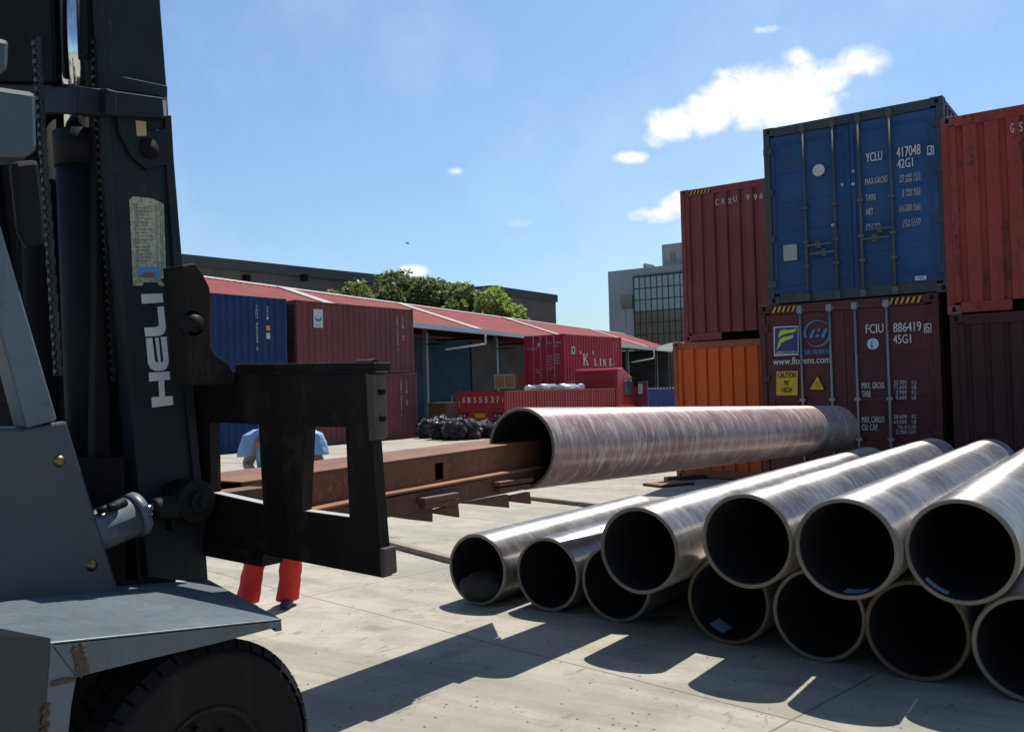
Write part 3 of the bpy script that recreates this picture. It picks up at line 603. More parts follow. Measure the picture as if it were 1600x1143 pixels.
# cab: profile in the side plane, swept across the width
cy = vy+9.15; prof = [(0, .75), (0, 2.60), (.06, 2.70), (.55, 2.72), (1.0, 2.45), (1.45, 2.30), (1.55, 1.75), (1.62, 1.2), (1.62, .55), (.3, .55)]
m = MB(); m.prism([(ux-FW+.02, cy+a, b) for a, b in prof], (FW-.04, 0, 0)); cb = m.build('cab', mRedT2, ft, bevel=.05)
m = MB(); m.box((ux-.019, cy+.62, 1.45), (ux-.006, cy+1.38, 2.15)); m.build('side_window', plain('cab_glass', (.05, .08, .10), .08, 0, .1, 1), cb)
m = MB(); m.box((ux-.017, cy+.56, .8), (ux-.0105, cy+.575, 2.3)); m.box((ux-.017, cy+1.42, .8), (ux-.0105, cy+1.435, 2.2)); m.box((ux-.018, cy+.6, 1.34), (ux-.0101, cy+1.4, 1.38)); m.build('door_seam', mBlack, cb)
m = MB(); m.box((ux-FW+.2, cy+1.45, 1.6), (ux-.2, cy+1.6, 2.2)); m.build('windscreen', MATS['cab_glass'], cb)
m = MB(); m.box((ux+.0, cy+1.5, .9), (ux+.75, cy+1.57, 2.05)); m.box((ux+.25, cy+1.49, 1.45), (ux+.5, cy+1.499, 1.95), 1); m.build('open_door', [paint('dark_red_door', (.14, .02, .03), .1), mDimWhite], cb, 'open dark red cab door', bevel=.02)
m = MB(); m.path([(ux-.02, cy+1.3, 2.2), (ux+.2, cy+1.42, 2.22), (ux+.2, cy+1.42, 2.1)], .02); m.box((ux+.1, cy+1.38, 1.8), (ux+.28, cy+1.43, 2.1)); m.build('mirror', mBlack, cb)
m = MB(); m.box((ux-FW+.1, cy-.05, 1.0), (ux-.1, cy-.001, 2.5)); 
m.build('headboard', mRedT, ft)
# silver rolls on the bed
mFoil = plain('silver_foil', (0.55, 0.57, 0.6), .28, .85, .1)
for i, (x, y, Lr, a, zz) in enumerate([(-.45, 2.2, .9, -20, 1.84), (-.40, 3.0, 1.5, -8, 1.86), (-.75, 4.3, .7, -30, 1.83), (-.70, 5.0, 1.9, -10, 1.88), (-.32, 4.6, 1.5, -2, 1.80), (-.6, 6.6, .9, -25, 1.84), (-1.1, 3.6, 1.5, 5, 1.84)]):
    c = Vector((ux+x, vy+y, zz)); d = Vector((math.sin(R(a)), math.cos(R(a)), 0)); m = MB()
    rr = .13+.02*(i % 3); m.tube(c, c+d*Lr, rr, n=14); m.tube(c-d*.02, c+d*.01, rr*.55, n=10)
    lbl = ['thin silver roll nearest the tailboard on the flatbed load', 'long smooth silver roll lying near the back of the flatbed load', 'short silver roll in the middle of the flatbed load', 'longest silver roll, near the cab end of the flatbed load', 'silver roll wedged against the drop side of the flatbed', 'silver roll nearest the cab on the flatbed load', 'silver roll on the far side of the flatbed load'][i]
    tag(m.build('foil_roll', mFoil), lbl, 'roll', 'silver rolls on the flatbed')
m = MB(); m.box((ux-FW+.2, vy+.6, zb+.021), (ux-.12, vy+8.6, 1.70)); tag(m.build('cargo_crate', mRust, bevel=.02), 'low brown cargo packed in the flatbed under the silver rolls', 'cargo')

# ------------------------------------------------------------------ black plastic bags by the containers
mBag = (lambda: None)
def bag_mat():
    m, t, p = mat_new('black_plastic'); n = noise_tex(t, sc=7, det=9, rough=.75, dist=2.5)
    p.inputs['Base Color'].default_value = (.006, .0065, .007, 1); p.inputs['Roughness'].default_value = .2; p.inputs['Specular IOR Level'].default_value = .6; p.inputs['Coat Weight'].default_value = .45; p.inputs['Coat Roughness'].default_value = .10
    bump(t, p, n, 1.0, .16); return m
mBag = bag_mat()
bagspots = [(668,684,.95),(690,686,1.05),(712,687,1.0),(735,686,.95),(757,684,.8),(680,672,.85),(703,670,.9),(727,671,.85),(748,672,.8),(664,668,.7),(772,684,.7)]
wb = ['at the foot of the red container', 'second from the red container, front row', 'in the middle of the front row', 'fourth in the front row', 'in the front row left of the big pipe', 'in the back row nearest the red container',
      'in the middle of the back row', 'in the back row below the truck number plate', 'in the back row below the right tail light', 'wedged behind against the red container', 'at the right end, half hidden by the hanging pipe']
for i, (px, py, s) in enumerate(bagspots):
    p = PZ(px, py, 0); bm = bmesh.new(); bmesh.ops.create_icosphere(bm, subdivisions=5, radius=.42*s)
    for vv in bm.verts:
        n_ = vv.co.normalized(); k = noise.noise(n_*2.3+Vector((i*5.1, 0, 0)))*.32+noise.turbulence(n_*5+Vector((0, i*3.3, 0)), 4, True)*.22
        vv.co = vv.co*(1+k); vv.co.z *= 1.0
        if vv.co.z < -.33*s: vv.co.z = -.33*s
    me = bpy.data.meshes.new('black_bag'); 
    for f in bm.faces: f.smooth = False
    bm.to_mesh(me); bm.free(); me.materials.append(mBag)
    o = bpy.data.objects.new('plastic_bag', me); COL.objects.link(o); o.location = (p.x, p.y, .33*s); o.rotation_euler.z = i*1.3
    tag(o, 'shiny crumpled black plastic bag '+wb[i], 'bag', 'black bags piled before the flatbed')
m = MB(); p = PZ(688, 660, 0); m.prism([(p.x, p.y, 0), (p.x+.9, p.y, 0), (p.x+.75, p.y+.2, 1.6), (p.x+.3, p.y+.2, 1.5)], (0, .08, 0))
tag(m.build('tarpaulin', plain('grey_tarp', (.22, .25, .28), .5)), 'pale grey tarpaulin sheet standing behind the black bags', 'tarpaulin')
def crate(px, py, d, w, h, dp, label, mt, frame=None):
    X = (px-800)/F*d; wp = C2W(X, d); z = EYE+(610.9-(px-800)*.026-py)*d/F
    z = 0 if label.startswith('brown') else z
    t = thing('wooden_crate', (wp.x, wp.y, z), label, 'crate'); m = MB()
    m.box((wp.x, wp.y, z), (wp.x+w, wp.y+dp, z+h)); m.build('crate_body', mt, t); m = MB()
    for a in (0, w/2-.03, w-.06): m.box((wp.x+a, wp.y-.03, z), (wp.x+a+.06, wp.y-.001, z+h))
    for a in (0, h-.08): m.box((wp.x, wp.y-.05, z+a), (wp.x+w, wp.y-.031, z+a+.08))
    m.build('batten', frame or plain('crate_wood', (.40, .28, .17), .8), t); return t
mCrB = plain('crate_board', (.26, .15, .08), .8)
crate(772, 607, 49, 1.35, .75, 1.0, 'pale wooden crate seen above the flatbed near the shed column', mCrB)
crate(668, 640, 43, 1.1, 1.3, 1.0, 'brown wooden crate standing behind the red containers', paint('dark_crate', (.06, .028, .016), .2), plain('dark_batten', (.07, .035, .02)))

# ------------------------------------------------------------------ warehouse shed with red roof
E0 = C2W(-4.57, 45.6); av = C2W(.438, .899).normalized(); bv = Vector((-av.y, av.x, 0))
def SH(t, b, z): return E0+av*t+bv*b+Vector((0, 0, z))
shed = thing('warehouse_shed', E0, 'long open-fronted shed with red corrugated roof and pale gutter', 'building')
mRoof = paint('red_roof_sheet', (0.185, 0.046, 0.046), .12, .8, .15, .3, rustcol=(.12, .035, .03), dirt=(.14, .035, .035), spec=.1)
T0, T1 = -34, 46.5
def slab(mb, t0, t1, b0, b1, z0, z1, mi=0):
    mb.add([SH(t0, b0, z0), SH(t1, b0, z0), SH(t1, b1, z0), SH(t0, b1, z0), SH(t0, b0, z1), SH(t1, b0, z1), SH(t1, b1, z1), SH(t0, b1, z1)],
           [(0,3,2,1),(4,5,6,7),(0,1,5,4),(1,2,6,5),(2,3,7,6),(3,0,4,7)], False, mi)
m = MB(); ze, zr = 5.2, 7.0
n = int((T1-T0)/.38); vs = []; fs = []
for i in range(n*2+1):
    t = T0+(T1-T0)*i/(2*n); dz = .035*(i % 2)
    vs += [SH(t, 0, ze+dz), SH(t, 5.3, zr+dz), SH(t, 10.6, ze+dz)]
for i in range(n*2): a = i*3; fs += [(a, a+3, a+4, a+1), (a+1, a+4, a+5, a+2)]
m.add(vs, fs); m.add([SH(T0, 0, ze-.05), SH(T1, 0, ze-.05), SH(T1, 5.3, zr-.05), SH(T0, 5.3, zr-.05), SH(T1, 10.6, ze-.05), SH(T0, 10.6, ze-.05)], [(0, 1, 2, 3), (3, 2, 4, 5)])
rf = m.build('roof', mRoof, shed, recalc=False)
mTr = plain('translucent_sheet', (.24, .20, .19), .5)
for t in (-16, -3.9, 6.4, 20, 37):
    sl = []; m = MB()
    for (b, z) in ((0.02, ze+.062), (5.28, zr+.062)): sl += [SH(t-.5, b, z), SH(t+.5, b, z)]
    m.prism([sl[0], sl[1], sl[3], sl[2]], (0, 0, .02)); m.build('roof_light_strip', mTr, rf)
m = MB(); 
m.prism([SH(T0, 5.15, zr+.01), SH(T0, 5.3, zr+.10), SH(T0, 5.45, zr+.01)], av*(T1-T0)); m.build('ridge_cap', plain('ridge_pink', (0.22, 0.15, 0.145), .6), rf)
m = MB(); slab(m, T0, T1, -.16, -.02, ze-.22, ze+.02); m.build('gutter', plain('gutter_paint', (.42, .50, .53), .5), shed)
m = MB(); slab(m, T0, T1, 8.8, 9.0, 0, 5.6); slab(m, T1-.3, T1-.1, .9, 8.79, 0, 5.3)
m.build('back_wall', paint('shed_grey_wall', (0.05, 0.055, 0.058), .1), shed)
def st(px, b): p = hitp(px, 600, SH(0, b, 0), bv); return (p-E0).dot(av)
m = MB(); slab(m, st(640, 5.5), st(733, 5.5), 5.4, 5.6, 0, 5.2); m.build('blue_sliding_door', paint('shed_blue_door', (0.016, 0.06, 0.11), .1), shed)
m = MB(); slab(m, st(736, 5.6), st(850, 5.6), 5.5, 5.7, 0, 5.2); m.build('grey_partition', paint('shed_partition', (0.075, 0.085, 0.09), .1), shed)
t_ = st(775, 1.3)-8.2*4; k = 0
while t_ < T1:
    m = MB(); slab(m, t_, t_+.22, 1.2, 1.42, 0, 5.4); m.build('column', paint('column_paint', (.13, .18, .20), .1), shed)
    m = MB(); slab(m, t_+.08, t_+.14, 0, 8.8, 5.0, 5.12); slab(m, t_+.08, t_+.14, .05, 1.2, 4.3, 4.36); 
    m.build('roof_truss', mSteelDark, shed)
    t_ += 8.2
for (pa, pb) in (((6.9, 4.45), (6.9, 5.0)), ((19.2, 4.45), (19.2, 5.0)), ((38.5, 4.3), (38.5, 5.0))):
    m = MB(); m.path([SH(pa[0], -.1, pb[1]), SH(pa[0], -.1, pa[1]), SH(pa[0]-2.5, 1.1, pa[1]-.35)], .06); m.build('downpipe', plain('downpipe_white', (.55, .58, .58)), shed)
m = MB()
for b in (1.3, 3.3, 7.3): slab(m, T0+.2, T1-.2, b, b+.07, (ze+b*.34 if b < 5.2 else ze+(10.6-b)*.34)-.30, (ze+b*.34 if b < 5.2 else ze+(10.6-b)*.34)-.22)
m.build('purlin', mSteelDark, shed)
# small pale canopy and blue hoarding to the right
p0 = C2W(10.6, 62)
m = MB(); vs = []; 
ca, cb_ = PV(1022, 546, C2W(11, 66).y), PV(1056, 546, C2W(11, 66).y)
for i in range(9):
    a = math.pi*i/8; x = ca.x+(3.4)*(i/8); z = ca.z+.45*math.sin(a)**.7
    vs += [(x, ca.y, z), (x, ca.y+3, z)]
m.add(vs, [(2*i, 2*i+2, 2*i+3, 2*i+1) for i in range(8)]); 
can = thing('canopy', (ca.x+1.6, ca.y+1.5, 0), 'pale blue arched canopy beyond the end of the red roof', 'canopy')
o = m.build('canopy_sheet', plain('canopy_white', (.65, .75, .85), .4), can); sm = o.modifiers.new('solid', 'SOLIDIFY'); sm.thickness = .04
m = MB()
for dx in (.1, 3.3):
    for dy in (.1, 2.9): m.tube((ca.x+dx, ca.y+dy, 0), (ca.x+dx, ca.y+dy, ca.z+.03), .05)
m.build('canopy_post', mSteelDark, can)
hv = C2W(8, 55).y; a = PV(1003, 608, hv); b = PV(1120, 608, hv)
hd = thing('blue_hoarding', (a.x, hv, 0), 'blue metal hoarding with white crest between the truck and the orange container', 'fence')
m = MB(); corr(m, (a.x, hv, 0), (1, 0, 0), (0, 0, 1), (0, -1, 0), b.x-a.x, a.z, .3, .04); m.build('panel', plain('hoarding_blue', (.03, .07, .24), .6), hd)
m = MB(); x = a.x
while x < b.x: m.box((x, hv-.06, a.z), (x+.09, hv+.03, a.z+.08)); x += .2
m.build('white_crest', mWhite, hd)

# ------------------------------------------------------------------ far buildings
def PL(px, py, A, B_):   # plane through two ground points
    d = (B_-A); n_ = Vector((-d.y, d.x, 0)); return hitp(px, py, A, n_)
A_, B2 = C2W(-28, 77.7), C2W(8.1, 119)
hall = thing('long_grey_hall', A_, 'long grey windowless warehouse hall with dark roof edge behind the trees', 'building')
dirn = (B2-A_).normalized(); back = Vector((-dirn.y, dirn.x, 0))
if back.dot(A_) < 0: back = -back
top = [PL(x, y, A_, B2) for x, y in ((120, 375), (280, 397), (585, 429), (690, 441), (738, 448), (764, 446), (868, 461))]
m = MB(); m.prism([Vector((p.x, p.y, 0)) for p in (top[0],)]+[p+Vector((0, 0, -.9)) for p in top]+[Vector((top[-1].x, top[-1].y, 0))], back*18)
m.build('wall', paint('hall_render', (0.14, 0.125, 0.115), .15, .8, .15, .5, dirt=(.05, .05, .045), sc=.4), hall)
m = MB(); fr = -back*.35
m.prism([p+fr for p in top]+[p+fr+Vector((0, 0, -.9)) for p in top[::-1]], back*19); m.build('roof_edge', plain('hall_roof_edge', (.055, .06, .06), .7), hall)
for px in (552, 470, 380):
    p = PL(px, 436 if px == 552 else 425, A_, B2)+fr*1.5; m = MB(); m.box((p.x-.25, p.y-.25, p.z-.9), (p.x+.25, p.y+.25, p.z-.3)); m.build('floodlight', mBlack, hall)

vW = C2W(12.7, 119.8).y
office = thing('office_building', PV(952, 604, vW), 'pale grey concrete building with a dark glass curtain wall beyond the shed', 'building')
def W3(px, py, o=0): p = PV(px, py, vW); return Vector((p.x, vW-o, p.z))
m = MB(); zt_ = W3(990, 420).z; xl = W3(952, 500).x; xr = xl+38
m.box((xl, vW, 0), (xr, vW+25, zt_)); 
tl, trr = W3(1029, 400).x, W3(1085, 400).x; m.box((tl, vW+1, zt_-.01), (tl+9, vW+9, W3(1029, 381).z)); m.box((W3(1002, 400).x, vW+.5, zt_), (W3(1006, 400).x, vW+3, zt_+.6))
m.build('wall', paint('office_render', (0.3, 0.31, 0.32), .12, .8, .1, .35, dirt=(.15, .14, .13), sc=.3, rustcol=(.2, .13, .1)), office)
m = MB(); gl, gt = W3(990, 432).x, W3(990, 432).z; m.box((gl, vW-.25, 0), (xr-2, vW-.001, gt)); gf = m.build('curtain_wall_frame', plain('mullion_dark', (.025, .03, .03), .5), office)
x = gl+.18; pw = .80
rows = []; z = gt-.25
while z > 1: rows.append(z); z -= 1.47
mG1 = plain('sky_toned_glass', (0.25, 0.31, 0.29), .25, 0, .2, .8); mG2 = plain('dark_bronze_glass', (0.15, 0.13, 0.09), .2, 0, .3, .8)  # pale tone of the upper panes stands for reflected sky
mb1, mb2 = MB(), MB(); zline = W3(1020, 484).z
while x+pw < xr-2.2:
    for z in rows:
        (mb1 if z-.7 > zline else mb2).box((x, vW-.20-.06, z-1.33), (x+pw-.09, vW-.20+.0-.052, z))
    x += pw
# recess: panes stand 1 cm proud of a dark backing, mullions are proud of them
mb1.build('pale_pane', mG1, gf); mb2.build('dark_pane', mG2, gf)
m = MB(); x = gl+.1
while x < xr-2.2: m.box((x, vW-.36, 0), (x+.07, vW-.262, gt)); x += pw
m.build('mullion', plain('mullion_dark2', (.03, .035, .035), .5), gf)
m = MB(); a, b = W3(972, 463), W3(990, 481); m.box((a.x, vW-.3, b.z), (b.x-.01, vW-.001, a.z)); a, b = W3(1043, 394), W3(1050, 406); m.box((a.x, vW+.9, b.z), (b.x, vW+.999, a.z)); m.build('window', MATS['dark_bronze_glass'], office)
m = MB(); a = W3(977, 481); m.box((a.x, vW-.02, W3(977, 515).z), (a.x+.12, vW-.001, a.z)); m.build('rust_stain', plain('stain', (.22, .15, .12)), office)

# ------------------------------------------------------------------ trees
def leaf_mat(name, a, b):
    m, t, p = mat_new(name); n1 = noise_tex(t, sc=.8, det=4); g_ = N(t, 'ShaderNodeNewGeometry')
    r1 = mixc(t, ramp(t, M(t, 'ADD', M(t, 'MULTIPLY', n1, .6), M(t, 'MULTIPLY', g_.outputs['Random Per Island'], .4)), .3, .7), a, b)
    L(t, r1, p.inputs['Base Color']); p.inputs['Roughness'].default_value = .55
    tr_ = N(t, 'ShaderNodeBsdfTranslucent'); L(t, r1, tr_.inputs[0]); mx_ = N(t, 'ShaderNodeMixShader', inp={0: .5})
    out = [n for n in t.nodes if n.type == 'OUTPUT_MATERIAL'][0]; L(t, p.outputs[0], mx_.inputs[1]); L(t, tr_.outputs[0], mx_.inputs[2]); L(t, mx_.outputs[0], out.inputs[0]); return m
lmA = leaf_mat('dark_leaves', (.075, .10, .030), (.17, .21, .07)); lmB = leaf_mat('mid_leaves', (.095, .135, .032), (.22, .28, .08)); lmC = leaf_mat('bright_leaves', (.13, .19, .03), (.30, .38, .08))
mBark = plain('bark', (.08, .06, .045), .9)
def tree(px, ytop, d, wpx, label, lm, n=3600, leaf=.26, seed=1):
    r_ = random.Random(seed); X = (px-800)/F*d; b = C2W(X, d); hz = 610.9-(px-800)*.026
    H = EYE+(hz-ytop)*d/F; Rw = wpx/2*d/F
    t = thing('tree', b, label, 'tree', 'trees between the shed and the grey hall')
    m = MB(); hs = H*.45; m.tube(b, b+Vector((.2, 0, hs)), .32, .2, 10)
    lobes = []
    for i in range(9):
        a = r_.uniform(0, 6.28); rr = Rw*r_.uniform(.25, .62); z = H*r_.uniform(.50, .82); lr = Rw*r_.uniform(.34, .5)
        lobes.append((b+Vector((math.cos(a)*rr, math.sin(a)*rr, z)), lr))
    lobes.append((b+Vector((0, 0, H-Rw*.5)), Rw*.5)); lobes.append((b+Vector((r_.uniform(-.3, .3)*Rw, 0, H*.62)), Rw*.62))
    for c, lr in lobes[:8]: m.tube(b+Vector((.15, 0, hs*.8)), c, .12, .04, 6)
    m.build('trunk', mBark, t)
    m = MB(); vs, fs = [], []
    for i in range(n):
        c, lr = r_.choice(lobes); dr = Vector((r_.gauss(0, 1), r_.gauss(0, 1), r_.gauss(0, 1))).normalized()
        q = noise.noise(dr*2.2+c*.3)*.35
        p = c+dr*lr*(r_.uniform(.45, 1)**.5)*(1+q)*(1 if r_.random() > .06 else 1.14)
        a1 = Vector((r_.gauss(0, 1), r_.gauss(0, 1), r_.gauss(0, .6))).normalized(); a2 = a1.cross(Vector((r_.gauss(0, 1), r_.gauss(0, 1), r_.gauss(0, 1)))).normalized()
        s = leaf*r_.uniform(.5, 1.2); k = len(vs)
        vs += [p-a1*s, p-a2*s*.5, p+a1*s, p+a2*s*.5]; fs.append((k, k+1, k+2, k+3))
    m.add(vs, fs); m.build('crown', lm, t, recalc=False)
tree(560, 438, 84, 100, 'low dark green tree at the left end of the tree row', lmB, 9000, seed=3)
tree(622, 420, 88, 135, 'tall dark rounded tree, highest of the row', lmA, 16000, seed=4)
tree(672, 430, 86, 110, 'dense dark tree just right of the highest one', lmA, 14000, seed=5)
tree(722, 440, 84, 100, 'mid green tree in the middle of the row', lmB, 10000, seed=6)
tree(772, 448, 82, 110, 'bright yellow-green tree toward the right of the row', lmC, 10000, seed=7)
tree(806, 476, 84, 70, 'small bright low bush-like tree at the right end of the row', lmC, 5000, .24, seed=8)
tree(520, 452, 84, 50, 'small low tree left of the row, just above the roof ridge', lmB, 4000, seed=9)

# ------------------------------------------------------------------ steel pipes
RO, RI = .29, .262
def steel_pipe(c, Lp, label, group, mat=mPipe, rim=mRim, dirv=(-.015, 1, 0), ro=RO, ri=RI):
    m = MB(); n = 96
    pr = [(ri, Lp-.004), (ri, .008)]
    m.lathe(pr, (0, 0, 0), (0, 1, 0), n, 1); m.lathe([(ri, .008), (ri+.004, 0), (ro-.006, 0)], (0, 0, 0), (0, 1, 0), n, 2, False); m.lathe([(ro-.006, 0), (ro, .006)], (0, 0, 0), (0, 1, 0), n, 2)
    m.lathe([(ro, .006), (ro, Lp)], (0, 0, 0), (0, 1, 0), n, 0); m.lathe([(ro, Lp), (ri, Lp-.004)], (0, 0, 0), (0, 1, 0), n, 2, False)
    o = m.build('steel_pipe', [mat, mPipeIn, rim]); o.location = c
    d = Vector(dirv).normalized(); o.rotation_euler = (math.asin(d.z), 0, math.atan2(-d.x, d.y))
    ORG[o.name] = Vector(); return tag(o, label, 'pipe', group)
GP = 'steel pipes stacked on the ground'
row = [(-4.65, 5.98, 'leftmost bottom pipe of the stack, a dark sack stuffed in its mouth'), (-4.03, 6.08, 'second bottom pipe from the left, partly lit blue-grey on top'), (-3.40, 6.05, 'bottom pipe tucked under the left end of the upper row'),
       (-2.46, 5.9, 'rusty-rimmed bottom pipe with a pale slip of paper inside, between two upper pipes'), (-1.83, 5.82, 'bottom pipe with pale rim below the gap of second and third upper pipes'), (-1.235, 5.72, 'rust-brown rimmed bottom pipe, second from the right edge'), (-.64, 5.62, 'bottom pipe cut off by the right edge of the view')]
pp = []
for i, (u, v_, lb) in enumerate(row): pp.append(steel_pipe((u, v_, RO+.002), 5.9 if i > 2 else (2.9 if i == 0 else 5.3), lb, GP, rim=mRimRust if i in (3, 5) else mRim))
up = [(-2.915, 5.51, .655, 'leftmost pipe of the upper row', 6.2), (-2.135, 5.44, .785, 'second upper pipe from the left, with plain dark bore', 6.0), (-1.53, 5.40, .79, 'third upper pipe from the left, pale blue label in its mouth', 5.9), (-.95, 5.52, .80, 'rightmost upper pipe, greyest bore and a blue label inside', 6.0)]
for (u, v_, z, lb, ln) in up: pp.append(steel_pipe((u, v_, z), ln, lb, GP))
mPaper = plain('label_paper', (.28, .36, .45), .5)
def bore_label(po, a0, a1, y0, y1):
    m = MB(); n = 6; vs = []
    for i in range(n+1):
        a = R(a0+(a1-a0)*i/n); vs += [(math.cos(a)*(RI-.003), y0, math.sin(a)*(RI-.003)), (math.cos(a)*(RI-.003), y1, math.sin(a)*(RI-.003))]
    m.add(vs, [(2*i, 2*i+2, 2*i+3, 2*i+1) for i in range(n)]); o = m.build('label', mPaper, po, recalc=False)
bore_label(pp[3], 228, 252, .10, .28); bore_label(pp[9], 262, 292, .05, .16); bore_label(pp[10], 222, 252, .04, .12)
# sack in the first pipe
bm = bmesh.new(); bmesh.ops.create_icosphere(bm, subdivisions=4, radius=1)
for vv in bm.verts:
    n_ = vv.co.copy(); k = 1+.12*noise.noise(n_*2.5)+.05*noise.noise(n_*7); vv.co = Vector((n_.x*.222*k, n_.y*.22*k, n_.z*.125*k))
    if vv.co.z < -.10: vv.co.z = -.10-(.0)
for f in bm.faces: f.smooth = True
me = bpy.data.meshes.new('sack'); bm.to_mesh(me); bm.free(); me.materials.append(paint('burlap', (.03, .026, .022), .1, .9, .3, .2, sc=5, bmp=.8))
o = bpy.data.objects.new('sack', me); COL.objects.link(o); o.location = (-4.67, 6.12, .125); tag(o, 'dark crumpled sack lying in the mouth of the leftmost bottom pipe', 'sack')
# the hanging pipe
n0 = Vector((-3.725, 5.33, 1.335)); n1 = Vector((-3.485, 12.05, 1.155)); dv = n1-n0
hp = steel_pipe(n0, dv.length, 'reddish brown pipe with pale chalky rings, lifted level on the rusty boom', None, mPipeRed, mRim, dv, .29, .265)

# timber on the ground
mWood = paint('weathered_timber', (.20, .15, .12), .2, .85, .3, .5, rustcol=(.1, .07, .05), sc=3, bmp=.4)
def timber(a, b, w, h, label, mt=mWood, name='timber_plank'):
    a, b = Vector(a), Vector(b); d = (b-a).normalized(); s = Vector((-d.y, d.x, 0))*w; m = MB()
    m.prism([a, b, b+s, a+s], (0, 0, h)); tag(m.build(name, mt, bevel=.008), label, 'timber')
timber(PZ(560, 842, 0), PZ(702, 880, 0), .1, .06, 'weathered plank on the concrete from the carriage to the leftmost pipe')
timber(PZ(826, 781, 0), PZ(900, 790, 0), .1, .06, 'short grey plank lying below the hanging pipe')
timber(PZ(902, 790, 0), PZ(1010, 806, 0), .1, .065, 'grey plank half hidden by the leftmost stacked pipe')
timber((-4.3, 6.9, 0), (-.4, 6.6, 0), .12, .0, 'x', mWood) if False else None
timber(PZ(1032, 762, 0), PZ(1085, 757, 0), .5, .05, 'rusty brown board lying at the foot of the orange container', mRust, 'timber_board')
timber(PZ(1044, 752, 0), PZ(1190, 742, 0), .16, .08, 'dark sleeper under the front edge of the orange container', paint('dark_sleeper', (.07, .05, .04), .1), 'timber_sleeper')

# ------------------------------------------------------------------ lifting boom (rusty)
bo = thing('lifting_boom', (-3.9, 3.4, 1.1), 'rusty twin box-beam lifting boom on the forklift, its tip inside the hanging pipe', 'boom')
nr = Vector((-3.77, 2.96, 1.325)); fr_ = Vector((-3.75, 5.62, 1.378)); bw = .28; hh = .207
for k, lb in ((0, None), (1, None)):
    m = MB(); du = Vector((-k*(bw+.012), 0, 0)); vb = [nr+du, nr+du+Vector((-bw, 0, 0))]; w = .012
    ext = .30*k+.16
    a0, b0 = nr+du, nr+du-Vector((bw, 0, 0)); a1, b1 = fr_+du+Vector((0, ext-.16, 0)), fr_+du+Vector((-bw, ext+.14, 0))
    dn = Vector((0, 0, -hh)); iz = Vector((0, 0, -w))
    m.prism([a0, a1, b1, b0], iz); m.prism([a0+dn, a1+dn, b1+dn, b0+dn], -iz)
    side = [a0+iz, a1+iz, a1+dn-iz, a0+dn-iz]
    if k == 0:   # slot cut in the near web
        s0, s1 = a0.lerp(a1, .555), a0.lerp(a1, .585); zt1, zb1 = Vector((0, 0, -.055)), Vector((0, 0, -.16))
        m.prism([a0+iz, s0+iz, s0+dn-iz, a0+dn-iz], (-w, 0, 0)); m.prism([s1+iz, a1+iz, a1+dn-iz, s1+dn-iz], (-w, 0, 0))
        m.prism([s0+iz, s1+iz, s1+zt1, s0+zt1], (-w, 0, 0)); m.prism([s0+zb1, s1+zb1, s1+dn-iz, s0+dn-iz], (-w, 0, 0))
    else: m.prism(side, (-w, 0, 0))
    m.prism([b0+iz, b1+iz, b1+dn-iz, b0+dn-iz], (w, 0, 0))
    m.build('box_beam', mRust, bo, bevel=.003)
# near lower rail with cleats and hanging gussets
ur = -3.667
q = [PU(470, 800, ur), PU(603, 772, ur), PU(846, 728, ur), PU(846, 731.5, ur), PU(603, 776, ur), PU(470, 805, ur)]
m = MB(); m.prism(q, (-.09, 0, 0)); rail = m.build('rail_flange', mRustEdge, bo, bevel=.003)
q = [PU(470, 804.5, ur-.02), PU(846, 731, ur-.02), PU(846, 759, ur-.02), PU(606, 808, ur-.02), PU(470, 838, ur-.02)]
m = MB(); m.prism(q, (-.05, 0, 0)); m.build('rail_web', mRustDark, bo, bevel=.003)
for pts, ed in (([(664, 778), (718, 769), (718, 778), (664, 787)], 0), ([(781, 753), (834, 745), (834, 752), (781, 760)], 0)):
    m = MB(); m.prism([PU(x, y, ur+.05) for x, y in pts], (-.068, 0, 0)); m.prism([PU(x, y+9, ur+.03) for x, y in pts], (-.049, 0, 0)); m.build('cleat', mRustDark, bo, bevel=.003)
for pts in ([(606, 806), (676, 794), (676, 815), (640, 811)], [(678, 797), (716, 786), (718, 808), (680, 802)], [(720, 786), (794, 772), (796, 793), (745, 788)], [(797, 774), (828, 768), (830, 787), (797, 783)]):
    m = MB(); m.prism([PU(x, y, ur-.03) for x, y in pts], (-.03, 0, 0)); m.build('gusset', mRustDark, bo)
m = MB(); m.box((ur-.5, 3.1, 1.05), (ur-.03, 3.2, 1.116)); m.box((ur-.5, 4.3, 1.07), (ur-.03, 4.4, 1.138)); m.box((ur-.5, 5.2, 1.09), (ur-.03, 5.3, 1.158)); m.build('cross_tie', mRustDark, bo)
m = MB(); m.box((-3.76, 2.77, 1.12), (-3.62, 3.0, 1.3)); m.build('mounting_bracket', mRustDark, bo)

# ------------------------------------------------------------------ forklift
fk = thing('forklift', (-4.2, 1.6, 0), 'grey heavy forklift in the left foreground with white lettering up its mast', 'forklift')
VC = 2.69; TH = Vector((0, .055, 0))
def PC(x, y, dv=0): p = PV(x, y, VC); p.y += dv; return p
